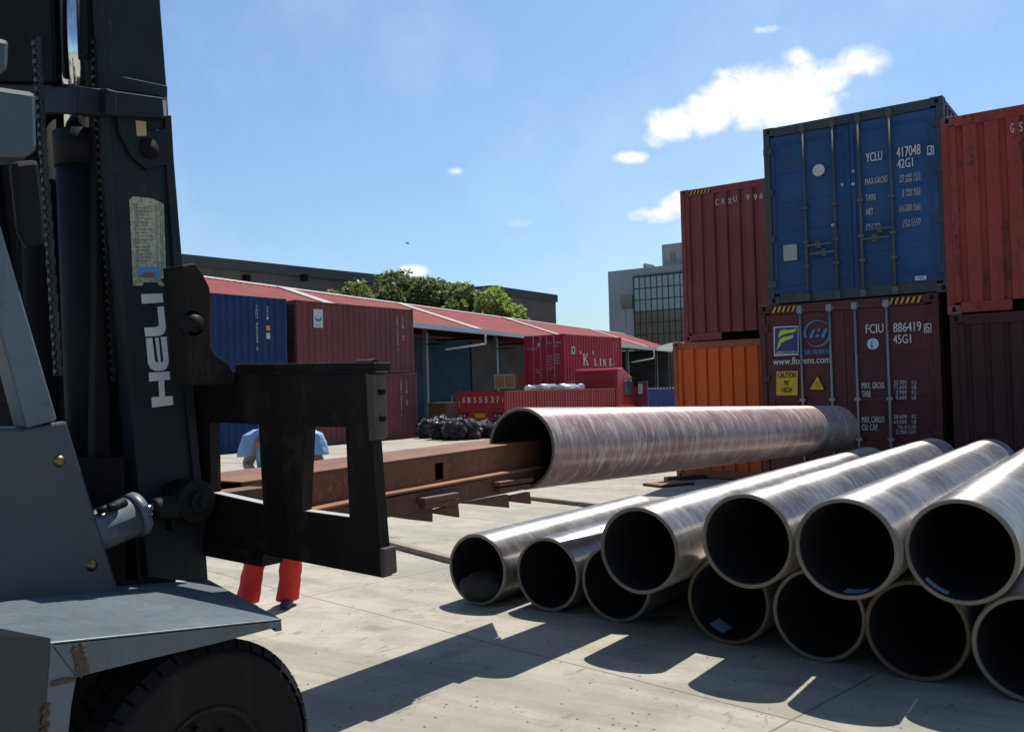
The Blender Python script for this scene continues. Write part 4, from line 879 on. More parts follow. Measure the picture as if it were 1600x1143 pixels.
# carriage plate with two openings
m = MB()
rings = [[(300, 583), (574, 583), (598, 901), (320, 848), (300, 846)]]
def q4(pts): m.prism([PC(x, y) for x, y in pts], TH)
q4([(150, 585), (574, 583), (580, 667), (540, 667), (478, 666), (404, 663), (328, 659), (150, 655)])
q4([(330, 770), (411, 788), (472, 799), (546, 809), (590.5, 812), (598, 902), (320, 848), (150, 815), (150, 735)])
q4([(404, 663), (478, 666), (472, 799), (411, 788)]); q4([(540, 667), (580, 667), (590.5, 812), (546, 809)]); q4([(150, 655), (328, 659), (330, 770), (150, 735)])
cg = m.build('carriage', mCarriage, fk)
m = MB(); m.prism([PC(367, 569, .0), PC(584, 566, .0), PC(584, 581.5, .0), (PC(367, 581.5, .0))], Vector((0, .10, 0))); 
m.prism([PC(150, 581.5, -.012), PC(592, 580, -.012), PC(592, 583.5, -.012), PC(150, 585, -.012)], Vector((0, .07, 0)))
a = PC(556, 572, .05); m.tube(a+Vector((-.04, 0, 0)), a+Vector((.06, 0, 0)), .03)
m.build('top_rail', mCarriage, cg, bevel=.004)
mScuff = paint('scuffed_steel', (.085, .065, .06), .5, .5, .3, .3, rustcol=(.05, .03, .03), sc=5)
for pts in ([(571, 583), (584, 583), (589, 684), (577, 690)], [(593, 856), (601, 856), (603.5, 898), (595, 901)]):
    m = MB(); m.prism([PC(x, y, -.004) for x, y in pts], TH*1.3); m.build('wear_plate', mScuff, cg, bevel=.006)
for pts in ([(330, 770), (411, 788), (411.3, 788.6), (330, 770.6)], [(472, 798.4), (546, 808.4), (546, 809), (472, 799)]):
    m = MB(); m.prism([PC(x, y, .003)+Vector((0, 0, .003)) for x, y in pts], TH*.9); m.build('sunlit_worn_sill', plain('sunlit_worn_sill', (.30, .28, .26), .55, .2), cg)  # worn steel ledges, given a paler colour to carry the sunlight on them
for (x, y) in ((588, 612), (589, 654), (598, 870), (599, 890)):
    m = MB(); p = PC(x, y, .03); m.tube(p-Vector((.02, 0, 0)), p+Vector((.012, 0, 0)), .012, n=8); m.build('bolt', mBlack, cg)
# roller arm plate ahead of the mast
m = MB(); arm = [(284, 414), (305, 411), (317, 427), (328, 449), (330, 470), (329, 505), (330, 540), (337, 553), (356, 565), (365, 580), (367, 600), (300, 600)]
m.prism([PU(x, y, -3.42) for x, y in arm], (-.14, 0, 0)); m.build('roller_arm', mCarriage, cg, bevel=.006)
p = PU(302, 505, -3.42); m = MB(); m.lathe([(.001, .03), (.035, .03), (.04, .0), (.055, .0), (.06, -.03)], p, (1, 0, 0), 24); m.build('roller', mSteelDark, cg)
m = MB(); m.prism([PC(318, 842, -.02), PC(417, 864, -.02), PC(414, 884, -.02), PC(322, 866, -.02)], (0, .12, 0)); m.build('lower_stop', mCarriage, cg)
# mast channels
UM = -3.69
def mch(pts, u, th, name, mt, par=fk, **k): m = MB(); m.prism([PU(x, y, u) for x, y in pts], (-th, 0, 0)); return m.build(name, mt, par, **k)
near = mch([(160, -60), (246, -60), (252, 20), (262, 150), (268, 250), (279, 400), (290, 500), (301, 600), (311, 700), (318, 800), (326, 912), (232, 900), (216, 760), (203, 600), (191, 440), (182, 330), (176, 240), (172, 150)], UM, .10, 'mast_rail', mMast, bevel=.006)
# front flange of the channel, a little proud
mch([(258, 180), (268, 180), (272, 250), (290, 470), (318, 780), (306, 780), (276, 470), (260, 250)], UM+.018, .017, 'rail_flange', mMast, near, bevel=.003)
mch([(226, 205), (262, 200), (268, 255), (230, 265), (206, 245), (186, 205), (184, 180), (226, 176)], UM+.02, .019, 'pivot_plate', mMast, near, bevel=.004)
# inner mast section
mch([(141, -60), (160, -60), (176, 900), (146, 900), (150, 500), (150, 190), (146, 90), (136, 84), (134, -60)], UM-.13, .06, 'inner_rail', mSteelDark, bevel=.004)
mch([(236, -60), (247, -60), (256, 130), (246, 130)], UM-.03, .06, 'inner_rail', mSteelDark)
# far channels (run up along the same lean)
def lean(z, v0=2.70): return v0-.105*(z-1.2)
def chan(u0_, u1_, va, vb, z0, z1, name, mt):
    m = MB(); P = lambda u, v, z: (u, lean(z)+v, z)
    m.add([P(u0_, va, z0), P(u1_, va, z0), P(u1_, vb, z0), P(u0_, vb, z0), P(u0_, va, z1), P(u1_, va, z1), P(u1_, vb, z1), P(u0_, vb, z1)], [(0,3,2,1),(4,5,6,7),(0,1,5,4),(1,2,6,5),(2,3,7,6),(3,0,4,7)])
    return m.build(name, mt, fk, bevel=.004)
chan(-4.86, -4.74, -.32, 0, .35, 4.4, 'mast_rail', mBlack)
chan(-4.72, -4.62, -.25, -.03, .5, 4.6, 'inner_rail', mBlack)
m = MB(); m.box((-4.95, 1.95, .5), (-3.72, 2.3, 1.5)); m.box((-4.95, 2.3, .5), (-3.80, 2.60, 1.0)); m.build('mast_mount', mBlack, fk)
def ctube(px, py0, py1, u, r, name, mt, par=fk, n=24):
    a, b = PU(px[0], py0, u), PU(px[1], py1, u); m = MB(); m.tube(a, b, r, n=n); return m.build(name, mt, par)
cyl = ctube((125, 152), 208, 930, -3.98, .105, 'lift_cylinder', mSteelDark)
a, b = PU(125, 208, -3.98), PU(128, 262, -3.98); m = MB(); m.tube(a, b, .115, n=24); m.build('cylinder_cap', mSteelDark, cyl)
ctube((112, 125), -80, 215, -3.98, .064, 'piston_rod', mChrome, cyl)
cyl2 = ctube((62, 96), 120, 940, -4.45, .11, 'lift_cylinder', mBlack)
# roller chains: links along two lines
def chain(pa, pb, u, name='chain'):
    a, b = PU(*pa, u), PU(*pb, u); n_ = int((b-a).length/.038); m = MB(); d = (b-a).normalized()
    for i in range(n_):
        c = a+d*(.038*(i+.5)); w = .014 if i % 2 else .020
        m.tube(c-Vector((w, 0, 0)), c+Vector((w, 0, 0)), .012, n=8)
        m.box((c.x-w-.003, c.y-.008, c.z-.019), (c.x-w+.002, c.y+.008, c.z+.019))
        m.box((c.x+w-.002, c.y-.008, c.z-.019), (c.x+w+.003, c.y+.008, c.z+.019))
    m.build(name, paint('greasy_chain', (0.0250, 0.0225, 0.0200), .3, .35, .4, .3, metal=.6, sc=8), fk)
chain((56, 60), (92, 600), -3.78); chain((146, 60), (176, 600), -3.80)
# hoses, and added black sheets that stand in for shade behind the mast
m = MB()
for (x0_, x1_, u_) in ((98, 130, -4.25), (104, 136, -4.3)): m.tube(PU(x0_, -40, u_), PU(x1_, 900, u_), .022, n=10)
m.build('hose', mBlack, fk)
m = MB(); 
for (xa, xb) in ((-60, 92),): m.prism([PV(xa, -60, 2.35), PV(xb, -60, 2.35), PV(xb+8, 210, 2.35), PV(xa, 210, 2.35)], (0, .02, 0))
m.prism([PV(-60, -60, 2.12), PV(76, -60, 2.12), PV(82, 126, 2.12), PV(-60, 126, 2.12)], (0, .02, 0)); m.prism([PV(-60, 150, 2.37), PV(96, 150, 2.37), PV(98, 214, 2.37), PV(-60, 214, 2.37)], (0, .015, 0)); m.prism([PV(-60, 210, 2.35), PV(182, 210, 2.35), PV(215, 905, 2.35), PV(-60, 905, 2.35)], (0, .02, 0)); m.build('mast_shade_sheet', mBlack, fk)
# cross member at the top
m = MB(); m.prism([PV(-40, 128, 2.16), PV(166, 138, 2.16), PV(166, 178, 2.16), PV(-40, 172, 2.16)], (0, .05, 0)); m.build('cross_member', mMast, fk, bevel=.006)
cm = mch([(120, 133), (262, 153), (262, 184), (166, 180), (120, 176)], UM+.06, .055, 'cross_member', mMast, bevel=.006)
mch([(166, 114), (262, 134), (262, 152), (166, 138)], UM+.035, .03, 'cross_lip', mMast, cm, bevel=.004)
mch([(254, 156), (260, 157), (261, 181), (256, 181)], UM+.063, .003, 'pale_tape', plain('tape', (.4, .38, .35)), cm)
# HELI lettering, from its outline, as raised vinyl on the rail
def zp(x, y): return PU(x/2.858, 380+y/2.858, UM+.003)
m = MB()
def lp(pts): m.prism([zp(x, y) for x, y in pts], (-.002, 0, 0))
lp([(677, 687), (771, 681), (774, 720), (679, 733)]); lp([(665, 577), (757, 572), (760, 608), (667, 617)]); lp([(708, 614), (733, 611), (737, 684), (712, 686)])
lp([(652, 424), (680, 421), (692, 525), (706, 534), (706, 569), (692, 568), (672, 558), (661, 535)]); lp([(706, 534), (726, 530), (730, 520), (718, 419), (744, 416), (753, 520), (752, 540), (742, 560), (727, 567), (706, 569)]); lp([(693, 421), (708, 420), (719, 531), (707, 534)])
lp([(645, 376), (700, 374), (711, 366), (703, 283), (731, 281), (741, 378), (735, 398), (722, 410), (704, 414), (649, 416)])
lp([(631, 227), (725, 224), (729, 263), (634, 270)])
m.build('mast_lettering', plain('lettering_silver', (0.55, 0.55, 0.54), .45, var=.15), near)
# paper certificate stuck on the rail
def zs(x, y, o=.004): return PU(180+x/6.725, 290+y/6.725, UM+o)
m = MB(); m.prism([zs(x, y) for x, y in [(148, 145), (190, 112), (400, 135), (510, 192), (525, 620), (535, 960), (470, 985), (530, 1055), (470, 1050), (440, 1015), (300, 1015), (290, 1050), (190, 1050), (165, 500)]], (-.003, 0, 0))
def sticker_mat():
    mm, t, p = mat_new('certificate_paper'); a = noise_tex(t, sc=60, det=3, rand=False); b = noise_tex(t, scale=(1, 1, 1), sc=14, det=6, rough=.8, rand=False)
    c = mixc(t, ramp(t, a, .42, .58), (.21, .20, .12), (.36, .35, .24)); c = mixc(t, M(t, 'MULTIPLY', ramp(t, b, .5, .6), .5), c, (.12, .19, .17)); L(t, c, p.inputs['Base Color']); p.inputs['Roughness'].default_value = .5; return mm
cert = m.build('certificate_sticker', sticker_mat(), near)
m = MB()
for i in range(16):
    y = 230+i*37; w = 120+rnd.random()*60; x = 300-w/2+rnd.uniform(-20, 20); m.prism([zs(x, y, .0055), zs(x+w, y+2, .0055), zs(x+w, y+8, .0055), zs(x, y+6, .0055)], (-.001, 0, 0), 0)
for x in (205, 225, 430, 470, 490): m.prism([zs(x, 190, .0055), zs(x+6, 190, .0055), zs(x+26, 940, .0055), zs(x+20, 940, .0055)], (-.001, 0, 0), 1)
m.prism([zs(245, 850, .006), (zs(465, 855, .006)), zs(470, 965, .006), zs(250, 960, .006)], (-.0012, 0, 0), 2); m.prism([zs(240, 960, .007), zs(300, 915, .007), zs(380, 905, .007), zs(415, 925, .007), zs(400, 960, .007)], (-.001, 0, 0), 3)
m.build('certificate_print', [plain('print_brown', (.13, .10, .06)), plain('print_green', (.12, .20, .18)), plain('print_blue', (.05, .20, .40)), plain('print_red', (.20, .07, .05))], cert)
m = MB(); m.prism([PU(x, y, UM+.024) for x, y in [(212, 188), (228, 190), (229, 212), (214, 213)]], (-.003, 0, 0)); m.build('small_sticker', plain('old_yellow', (.35, .26, .12), var=.4), near)
p = PU(233, 232, UM+.02); m = MB(); m.lathe([(.001, .02), (.02, .02), (.022, .012), (.045, .01), (.05, 0)], p, (1, 0, 0), 20); m.build('pin', mBlack, near)
# tilt cylinder
ut = -3.60
tc0 = PU(70, 862, ut); tc1 = PU(213, 803, ut); tc2 = PU(246, 793, ut); tc3 = PU(296, 782, ut); dd = (tc1-tc0).normalized()
m = MB(); m.tube(tc0, tc1, .088, n=32); m.tube(tc1-dd*.03, tc1+dd*.012, .096, n=32); tcyl = m.build('tilt_cylinder', mBody, fk)
m = MB(); m.tube(tc1, tc2, .028, n=20); m.build('tilt_rod', mChrome, tcyl)
m = MB(); m.tube(PU(168, 795, ut+.04), PU(196, 784, ut+.04), .02, n=8); m.path([PU(152, 800, ut+.05), PU(168, 793, ut+.07), PU(185, 790, ut+.06)], .014); m.build('hydraulic_fitting', mSteelDark, tcyl)
m = MB(); m.tube(tc2-dd*.02, tc3-dd*.05, .045, .06, n=20); m.tube(tc3-Vector((.10, 0, 0)), tc3+Vector((.06, 0, 0)), .095, n=28); m.tube(tc3, tc3+Vector((.085, 0, 0)), .045, n=18); m.tube(tc3, tc3+Vector((.115, 0, 0)), .022, n=6)
m.build('clevis', mSteelDark, tcyl, bevel=.004)
mch([(262, 760), (320, 756), (326, 800), (322, 828), (270, 830)], -3.64, .10, 'pivot_block', mSteelDark, tcyl, bevel=.01)
# fender
def fz(v_): return 1.03-.137*(v_-1.438)
def FP(u, v_, dz=0): return Vector((u, v_, fz(v_)+dz))
fe = MB(); 
UF = -2.60; c0, c1_ = PU(80, 1003, UF), PU(440, 966, UF)
def fz(v_): return c0.z+(c1_.z-c0.z)*(v_-c0.y)/(c1_.y-c0.y)
t2 = PZ(327, 905, .92)
fe.prism([c0, c1_, t2, FP(-3.64, 1.05), Vector((-2.68, 1.05, c0.z+.06))], (0, 0, -.012)); fd = fe.build('fender', mBody, fk, bevel=.004)
m = MB(); a_, b_ = c1_+Vector((0, 0, -.013)), t2+Vector((0, 0, -.013)); m.prism([a_, b_, b_+Vector((0, 0, -.03)), a_+Vector((0, 0, -.03))], (-.012, -.02, 0)); m.build('fender_lip', mBody, fd, bevel=.002)
m = MB(); m.prism([PU(x, y, UF) for x, y in [(80, 1003.5), (440, 966.5), (439, 978), (340, 1004), (230, 1030), (120, 1057), (96, 1240), (-30, 1240), (-30, 1010), (30, 995)][:5]+[(120, 1057)]], (-.02, 0, 0))
m.prism([PU(x, y, UF) for x, y in [(79, 1004), (120, 1057.2), (112, 1100), (96, 1260), (60, 1260), (72, 1100)]], (-.02, 0, 0))
m.build('fender_skirt', mBody, fd, bevel=.003)
m = MB(); m.prism([c0+Vector((-.001, -.001, .012)), PU(79, 1004, UF), PU(60, 1260, UF), PU(60, 1260, UF)+Vector((.02, -.9, 0)), c0+Vector((.02, -.75, .22)), c0+Vector((0, -.35, .16))], (-.02, 0, 0)); m.build('side_panel', paint('dark_grey_panel', (0.0160, 0.0200, 0.0232), .2, .5, .2, .3, sc=2), fd)
# rust weld runs
def blobrun(pa, pb, u, w, n, mt, name, par):
    r_ = random.Random(n); m = MB(); a, b = PU(*pa, u), PU(*pb, u)
    for i in range(n):
        c = a.lerp(b, i/n)+Vector((.004, r_.uniform(-w, w), r_.uniform(-w, w)*.4)); s = r_.uniform(.003, .008)
        m.lathe([(.001, s*.35), (s*.7, s*.25), (s, 0)], c, (1, 0, 0), 7)
    m.build(name, mt, par)
mWeld = paint('rusty_weld', (0.06, 0.038, 0.022), .5, .8, .4, .2, rustcol=(.08, .04, .02), sc=8, bmp=.6)
blobrun((122, 1008), (128, 1052), UF, .017, 150, mWeld, 'rust_crust', fd); blobrun((84, 1066), (112, 1060), UF, .008, 50, mWeld, 'rust_crust', fd); blobrun((72, 1100), (66, 1190), UF, .008, 70, mWeld, 'rust_crust', fd)
# pillar base and overhead guard leg
pil = [PU(x, y, -3.46) for x, y in [(38, 668), (105, 657), (115, 690), (190, 934), (178, 942), (0, 967), (-60, 977), (-60, 672)]]
m = MB(); m.prism(pil, (-.04, 0, 0)); pb = m.build('cowl_panel', paint('slate_cowl_paint', (0.032, 0.043, 0.056), .08, .4, .12, .2, sc=2), fk, bevel=.012)
m = MB(); a, b = PU(190, 935, -3.45), PU(0, 967, -3.45); r_ = random.Random(2)
for i in range(40): c = a.lerp(b, i/39)+Vector((.012, 0, .008)); s = r_.uniform(.012, .017); m.tube(c-Vector((.0, .012, 0)), c+Vector((0, .012, 0)), s, n=7)
m.build('weld_bead', plain('weld_bead_paint', (0.2400, 0.2640, 0.2640), .35, .3), pb)
for (x, y) in ((93, 720), (144, 883)):
    p = PU(x, y, -3.46); m = MB(); m.lathe([(.001, .017), (.012, .015), (.020, .008), (.024, 0)], p, (1, 0, 0), 18); m.build('bolt', mBrass, pb)
leg = [PU(x, y, -3.44) for x, y in [(91, 656), (42, 669), (0, 512), (-60, 290), (-60, 200), (0, 345)]]
m = MB(); m.prism(leg, (-.10, 0, 0)); m.build('guard_leg', mBody, fk, bevel=.01)
m = MB(); m.prism([PU(x, y, -3.6) for x, y in [(-40, 700), (42, 664), (44, 672), (40, 690), (-40, 728)]], (-.3, 0, 0)); m.build('dash_ledge', mBody, fk, bevel=.01)
# lamp housings on the guard
def rbox(pts, u, th, name, mt): m = MB(); m.prism([PU(x, y, u) for x, y in pts], (-th, 0, 0)); return m.build(name, mt, fk, bevel=.02)
mLamp = paint('lamp_housing_paint', (0.045, 0.058, 0.064), .1, .4, .1, .2, sc=2)
rbox([(-60, 125), (58, 143), (61, 235), (40, 248), (-60, 246)], -3.25, .16, 'work_lamp', mLamp)
rbox([(-60, 48), (17, 61), (15, 112), (-60, 118)], -3.25, .12, 'work_lamp', mLamp)
rbox([(20, 252), (62, 248), (72, 330), (74, 380), (45, 388), (32, 360)], -3.45, .05, 'mirror', mSteelDark)
# body, overhead guard, counterweight (mostly out of frame, needed from other positions)
m = MB(); m.box((-4.9, -.9, .55), (-3.7, 1.9, 1.25)); m.box((-4.95, -2.3, .35), (-3.05, -.9, 1.45)); m.box((-4.8, .9, 1.25), (-3.7, 1.5, 1.5)); m.build('body', mBody, fk, bevel=.05)
m = MB(); m.box((-4.9, 1.15, .25), (-3.1, 1.35, .6)); m.tube((-5.2, 1.95, .44), (-3.15, 1.95, .44), .12); m.build('drive_axle', mSteelDark, fk)
m = MB(); m.box((-4.75, -.8, 1.25), (-3.95, -.1, 1.4)); m.box((-4.75, -.8, 1.4), (-3.95, -.65, 2.0)); m.build('seat', mBlack, fk, bevel=.05)
m = MB()
for y in (-.9, -.4, .1, .6): m.box((-4.85, y, 2.95), (-3.6, y+.06, 3.0))
for x in (-4.9, -3.6): m.box((x, -1.2, 2.95), (x+.08, 1.0, 3.03)); m.box((x, -1.25, 1.4), (x+.08, -1.15, 2.95))
m.build('overhead_guard', mBody, fk)
# wheels
def tyre(c, ro, w, name='wheel'):
    m = MB(); n = 72; m.lathe([(ro*.50, -w/2+.02), (ro*.70, -w/2), (ro*.90, -w/2+.006), (ro*.965, -w/2+.03), (ro*.975, 0), (ro*.965, w/2-.03), (ro*.90, w/2-.006), (ro*.70, w/2), (ro*.50, w/2-.02)], c, (1, 0, 0), n)
    nb = 38; c = Vector(c)
    for i in range(nb):
        for sd_ in (-1, 1):
            a = 2*math.pi*(i+(.5 if sd_ > 0 else 0))/nb; da = 2*math.pi/nb*.32
            vs = []
            for rr, x_in in ((ro*.925, w/2-.002), (ro, w/2-.035)):
                for aa in (a-da, a+da): vs += [c+Vector((sd_*.01, math.cos(aa)*ro*.975, math.sin(aa)*ro*.975)) if 0 else c+Vector((sd_*x_in, math.cos(aa)*rr, math.sin(aa)*rr))]
            for aa in (a-da*1.0+.05*sd_, a+da*1.0+.05*sd_): vs += [c+Vector((sd_*.012, math.cos(aa)*ro, math.sin(aa)*ro))]
            for aa in (a-da, a+da): vs += [c+Vector((sd_*(w/2-.05), math.cos(aa)*ro*.93, math.sin(aa)*ro*.93))]
            for aa in (a-da+.05*sd_, a+da+.05*sd_): vs += [c+Vector((sd_*.012, math.cos(aa)*ro*.95, math.sin(aa)*ro*.95))]
            # 0,1 lower shoulder; 2,3 upper shoulder; 4,5 crown; 6,7 inner; 8,9 inner crown
            m.add(vs, [(0, 1, 3, 2), (2, 3, 5, 4), (4, 5, 9, 8), (0, 2, 4, 8, 6), (1, 7, 9, 5, 3)])
    w_ = thing(name, c, None, None); 
    return m
wh = MB()
def put_wheel(c, ro, w):
    m = tyre_m(c, ro, w); o = m.build('wheel', mRubber, fk)
    k = MB(); k.lathe([(.001, w/2-.12), (ro*.2, w/2-.12), (ro*.22, w/2-.07), (ro*.42, w/2-.10), (ro*.46, w/2-.03), (ro*.51, w/2-.012), (ro*.51, w/2-.03)], c, (1, 0, 0), 48)
    for i in range(8): a = i*math.pi/4; p = Vector(c)+Vector((w/2-.085, math.cos(a)*ro*.32, math.sin(a)*ro*.32)); k.tube(p-Vector((.03, 0, 0)), p+Vector((.02, 0, 0)), .013, n=6)
    k.lathe([(.001, -w/2+.1), (ro*.5, -w/2+.05), (ro*.51, -w/2+.012)], c, (1, 0, 0), 32)
    k.build('rim', mSteelDark, o)
def tyre_m(c, ro, w):
    m = MB(); n = 72; c = Vector(c)
    m.lathe([(ro*.50, -w/2+.02), (ro*.70, -w/2), (ro*.90, -w/2+.006), (ro*.955, -w/2+.03), (ro*.965, 0), (ro*.955, w/2-.03), (ro*.90, w/2-.006), (ro*.86, w/2-.001), (ro*.855, w/2-.005), (ro*.72, w/2), (ro*.71, w/2-.005), (ro*.50, w/2-.02)], c, (1, 0, 0), n)
    nb = 44
    for i in range(nb):
        for sd_ in (-1, 1):
            a = 2*math.pi*(i+(.5 if sd_ > 0 else 0))/nb; da = 2*math.pi/nb*.40
            P = lambda x, aa, rr: c+Vector((sd_*x, math.cos(aa)*rr, math.sin(aa)*rr)); q_ = .07
            vs = [P(w/2-.004, a-da, ro*.93), P(w/2-.004, a+da, ro*.93), P(w/2-.028, a-da, ro), P(w/2-.028, a+da, ro), P(.012, a-da+q_, ro), P(.012, a+da+q_, ro),
                  P(w/2-.04, a-da, ro*.91), P(w/2-.04, a+da, ro*.91), P(.012, a-da+q_, ro*.93), P(.012, a+da+q_, ro*.93)]
            m.add(vs, [(0, 1, 3, 2), (2, 3, 5, 4), (4, 5, 9, 8), (0, 2, 4, 8, 6), (1, 7, 9, 5, 3)])
    return m
put_wheel((-2.83, 1.967, .455), .455, .28); put_wheel((-5.4, 1.967, .455), .455, .28)
m = MB(); m.box((-3.62, .9, .35), (-3.60, 2.2, .98)); m.box((-3.6, .55, .3), (-2.75, .58, 1.0)); m.build('wheel_liner', mBlack, fk); put_wheel((-3.3, -1.4, .36), .36, .24); put_wheel((-4.8, -1.4, .36), .36, .24)

# ------------------------------------------------------------------ the worker behind the boom
def skin(name, verts, edges, mat, parent=None, sub=2, root=0):
    me = bpy.data.meshes.new(name); me.from_pydata([v[0] for v in verts], edges, []); me.materials.append(mat)
    o = bpy.data.objects.new(name, me); COL.objects.link(o)
    if parent: o.parent = parent
    o.modifiers.new('skin', 'SKIN').use_smooth_shade = True
    sl = me.skin_vertices[0].data if me.skin_vertices else None
    if sl is None:
        bm = bmesh.new(); bm.from_mesh(me); bm.verts.layers.skin.verify(); bm.to_mesh(me); bm.free(); sl = me.skin_vertices[0].data
    for i, v in enumerate(verts): r_ = v[1]; sl[i].radius = r_ if isinstance(r_, tuple) else (r_, r_); sl[i].use_root = (i == root)
    o.modifiers.new('sub', 'SUBSURF').levels = sub; o.modifiers['sub'].render_levels = sub
    return o
mSkin = plain('skin', (.36, .20, .13), .55, 0, .08); mShirt = paint('blue_shirt', (.22, .36, .58), 0, .8, .12, .2, dirt=(.16, .28, .48), sc=3, bmp=.3)
mTrou = paint('orange_red_trousers', (0.56, 0.026, 0.018), 0, .8, .12, .25, dirt=(.36, .018, .014), sc=3, bmp=.3); mHair = plain('hair', (.015, .013, .012), .5); mShoe = plain('shoe', (.02, .02, .03), .5)
pc = PZ(424, 946, 0)
pr_ = thing('person', (pc.x, pc.y, 0), 'worker in pale blue shirt and orange-red trousers standing behind the boom', 'person'); pr_.rotation_euler.z = R(37)
def sh(v): (x, y, z), r_ = v; return ((x+max(0, min(1, (z-.75)/.35))*.12, y, z), r_)
BV = [sh(v) for v in [((0, 0, .93), (.14, .10)), ((0, 0, 1.10), (.13, .10)), ((0, 0, 1.28), (.15, .11)), ((0, 0, 1.40), (.12, .09)), ((0, .0, 1.47), .055), ((0, -.015, 1.55), (.065, .075)), ((0, -.02, 1.64), (.075, .095)), ((0, -.015, 1.71), (.045, .06)),
      ((-.19, 0, 1.38), .055), ((-.31, .03, 1.18), .050), ((-.20, -.18, 1.12), .038), ((-.10, -.24, 1.12), .027),
      ((.19, 0, 1.38), .055), ((.31, .03, 1.18), .050), ((.20, -.18, 1.12), .038), ((.10, -.24, 1.12), .027),
      ((-.10, 0, .86), .085), ((-.11, -.02, .48), .055), ((-.195, .02, .09), .038), ((.10, 0, .86), .085), ((.16, -.03, .48), .055), ((.145, .02, .09), .038)]]
BE = [(0, 1), (1, 2), (2, 3), (3, 4), (4, 5), (5, 6), (6, 7), (3, 8), (8, 9), (9, 10), (10, 11), (3, 12), (12, 13), (13, 14), (14, 15), (0, 16), (16, 17), (17, 18), (0, 19), (19, 20), (20, 21)]
def addc(pts, at, r0):   # extra chain grafted at vertex `at`
    prev = at
    for k, p in enumerate(pts): BV.append((p, r0*(1-.12*k))); BE.append((prev, len(BV)-1)); prev = len(BV)-1
for sgn, at, hx, hy, hz_ in ((-1, 11, .02, -.24, 1.12), (1, 15, .22, -.24, 1.12)):
    for i in range(4):
        ox = -sgn*(.02+.006*i); dz = .026-.016*i
        addc([(hx+ox, hy-.03, hz_+dz), (hx+ox*1.9, hy-.065, hz_+dz-.004), (hx+ox*2.4, hy-.09+abs(i-1.3)*.006, hz_+dz-.02)], at, .0105)
    addc([(hx-sgn*.0, hy-.035, hz_+.035), (hx-sgn*.012, hy-.06, hz_+.045)], at, .012)
addc([(.12, -.10, 1.63), (.12, -.12, 1.615)], 6, .018)   # nose
skin('body', BV, BE, mSkin, pr_)
def loft(m, pts, n=28, fold=.012, seed=0, cap=True):   # pts: ((x, y, z), rx, ry) down a limb
    vs = []; P = []
    for k in range(len(pts)-1):
        for q in range(6):
            f = q/6; a, b = pts[k], pts[k+1]; P.append((Vector(a[0]).lerp(Vector(b[0]), f), a[1]+(b[1]-a[1])*f, a[2]+(b[2]-a[2])*f))
    P.append((Vector(pts[-1][0]), pts[-1][1], pts[-1][2]))
    for k, (c, rx, ry) in enumerate(P):
        for i in range(n):
            a = 2*math.pi*i/n; w = noise.noise(Vector((math.cos(a)*1.6+seed, math.sin(a)*1.6, c.z*9+math.cos(a)*1.5)))*fold*2+noise.noise(Vector((seed, math.cos(a)*3, c.z*24+math.sin(a)*3)))*fold
            vs.append(c+Vector((math.cos(a)*(rx+w), math.sin(a)*(ry+w), 0)))
    fs = [(k*n+i, k*n+(i+1) % n, (k+1)*n+(i+1) % n, (k+1)*n+i) for k in range(len(P)-1) for i in range(n)]
    if cap: fs += [list(range(n))]
    m.add(vs, fs, True)
def wear(m, name, mat):
    o = m.build(name, mat, None); o.parent = pr_; so_ = o.modifiers.new('cloth', 'SOLIDIFY'); so_.thickness = .006; so_.offset = -1; return o
m = MB(); T_ = lambda x, y, z: sh(((x, y, z), 0))[0]
loft(m, [(T_(0, 0, 1.47), .06, .06), (T_(0, 0, 1.44), .15, .085), (T_(0, 0, 1.38), .23, .115), (T_(0, 0, 1.2), .20, .125), (T_(0, 0, 1.02), .18, .13), (T_(0, 0, .88), .20, .14)], fold=.014, seed=1)
for s_ in (-1, 1): loft(m, [(T_(s_*.19, 0, 1.475), .05, .06), (T_(s_*.255, 0, 1.43), .075, .085), (T_(s_*.285, .01, 1.35), .078, .085), (T_(s_*.30, .02, 1.25), .080, .086)], fold=.008, seed=2+s_)
wear(m, 'shirt', mShirt)
m = MB(); loft(m, [(T_(0, 0, .98), .165, .12), (T_(0, 0, .86), .175, .13), (T_(0, 0, .76), .17, .12)], seed=5)
loft(m, [(T_(-.085, 0, .80), .095, .11), ((-.09, -.02, .55), .09, .10), ((-.12, -.03, .38), .084, .09), ((-.165, 0, .2), .088, .10), ((-.205, .0, .035), .096, .115)], fold=.007, seed=7, cap=False)
loft(m, [(T_(.085, 0, .80), .095, .11), ((.16, -.04, .55), .09, .10), ((.175, -.03, .38), .086, .09), ((.155, 0, .2), .09, .10), ((.135, .01, .05), .092, .112)], fold=.007, seed=9, cap=False)
wear(m, 'trousers', mTrou)
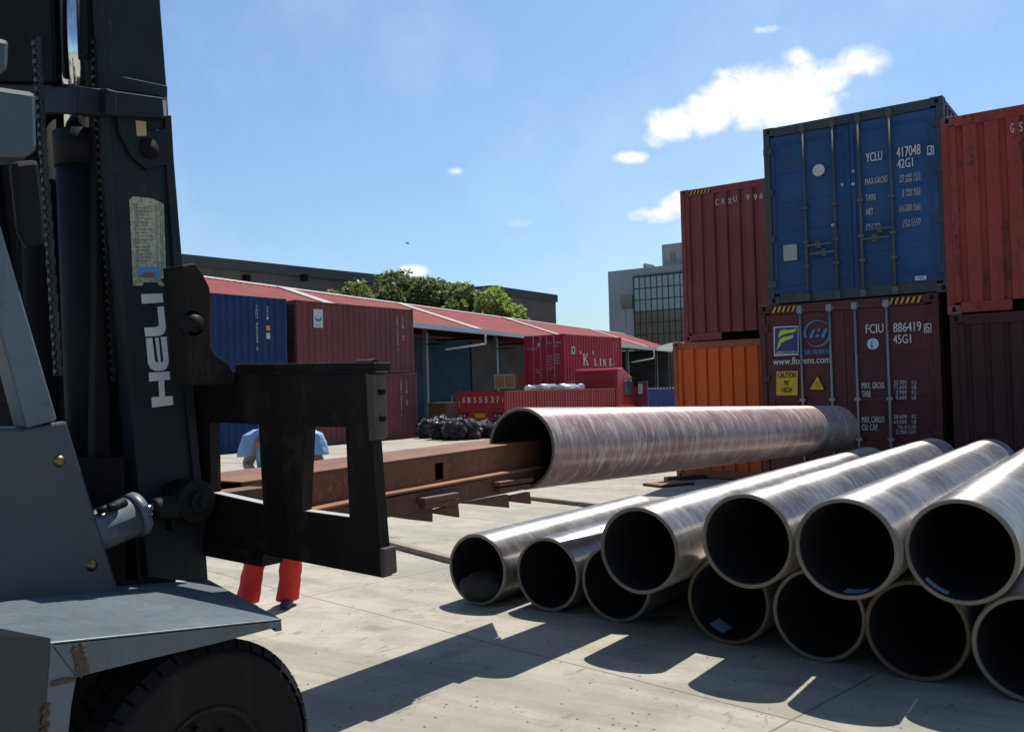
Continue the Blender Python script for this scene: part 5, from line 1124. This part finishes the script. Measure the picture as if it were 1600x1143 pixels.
for x in (-.21, .145): skin('shoe', [((x, .05, .045), (.045, .045)), ((x, -.08, .042), (.050, .040)), ((x, -.19, .032), (.045, .030))], [(0, 1), (1, 2)], mShoe, pr_)
skin('hair', [((.12, .01, 1.66), (.082, .095)), ((.12, .0, 1.715), (.07, .085)), ((.12, .05, 1.60), (.07, .06))], [(0, 1), (0, 2)], mHair, pr_)
m = MB()
for s in (-1, 1):
    m.lathe([(.001, .012), (.009, .008), (.012, 0)], (.12+s*.032, -.108, 1.645), (0, -1, 0), 12, 1); m.lathe([(.001, .014), (.005, .012)], (.12+s*.032, -.108, 1.645), (0, -1, 0), 10, 0)
    m.lathe([(.001, .015), (.02, .012), (.026, 0)], (.12+s*.075, 0, 1.63), (s, 0, 0), 12, 2)
m.box((.095, -.105, 1.575), (.145, -.092, 1.583), 3)
fo = m.build('face', [mBlack, plain('eye_white', (.7, .7, .68)), mSkin, plain('lips', (.3, .12, .09))]); fo.parent = pr_

# ------------------------------------------------------------------ small things
b = CP+ray(636, 380).normalized()*70
m = MB(); m.prism([b+Vector((-.17, 0, .04)), b+Vector((0, .05, 0)), b+Vector((.17, 0, .04)), b+Vector((0, -.09, -.01))], (0, 0, .02)); m.tube(b+Vector((0, -.16, 0)), b+Vector((0, .18, 0)), .03, .045, 8)
tag(m.build('bird', mBlack), 'tiny dark bird flying above the trees', 'bird')
m = MB(); r_ = random.Random(11); vs = []; fs = []
for i in range(420):
    p = PZ(r_.uniform(480, 1500), 740+400*r_.random(), 0); s = r_.uniform(.003, .011); k = len(vs); h_ = s*.6
    vs += [(p.x+s*math.cos(a+i), p.y+s*math.sin(a+i), .001) for a in (0, 1.4, 2.9, 4.6)]+[(p.x, p.y, h_)]; fs += [(k, k+1, k+4), (k+1, k+2, k+4), (k+2, k+3, k+4), (k+3, k, k+4)]
m.add(vs, fs); tag(m.build('grit', plain('grit', (.13, .12, .10), .9, var=.5)), 'scattered grit and crumbs on the concrete', 'grit', kind='stuff')
bpy.context.view_layer.update()
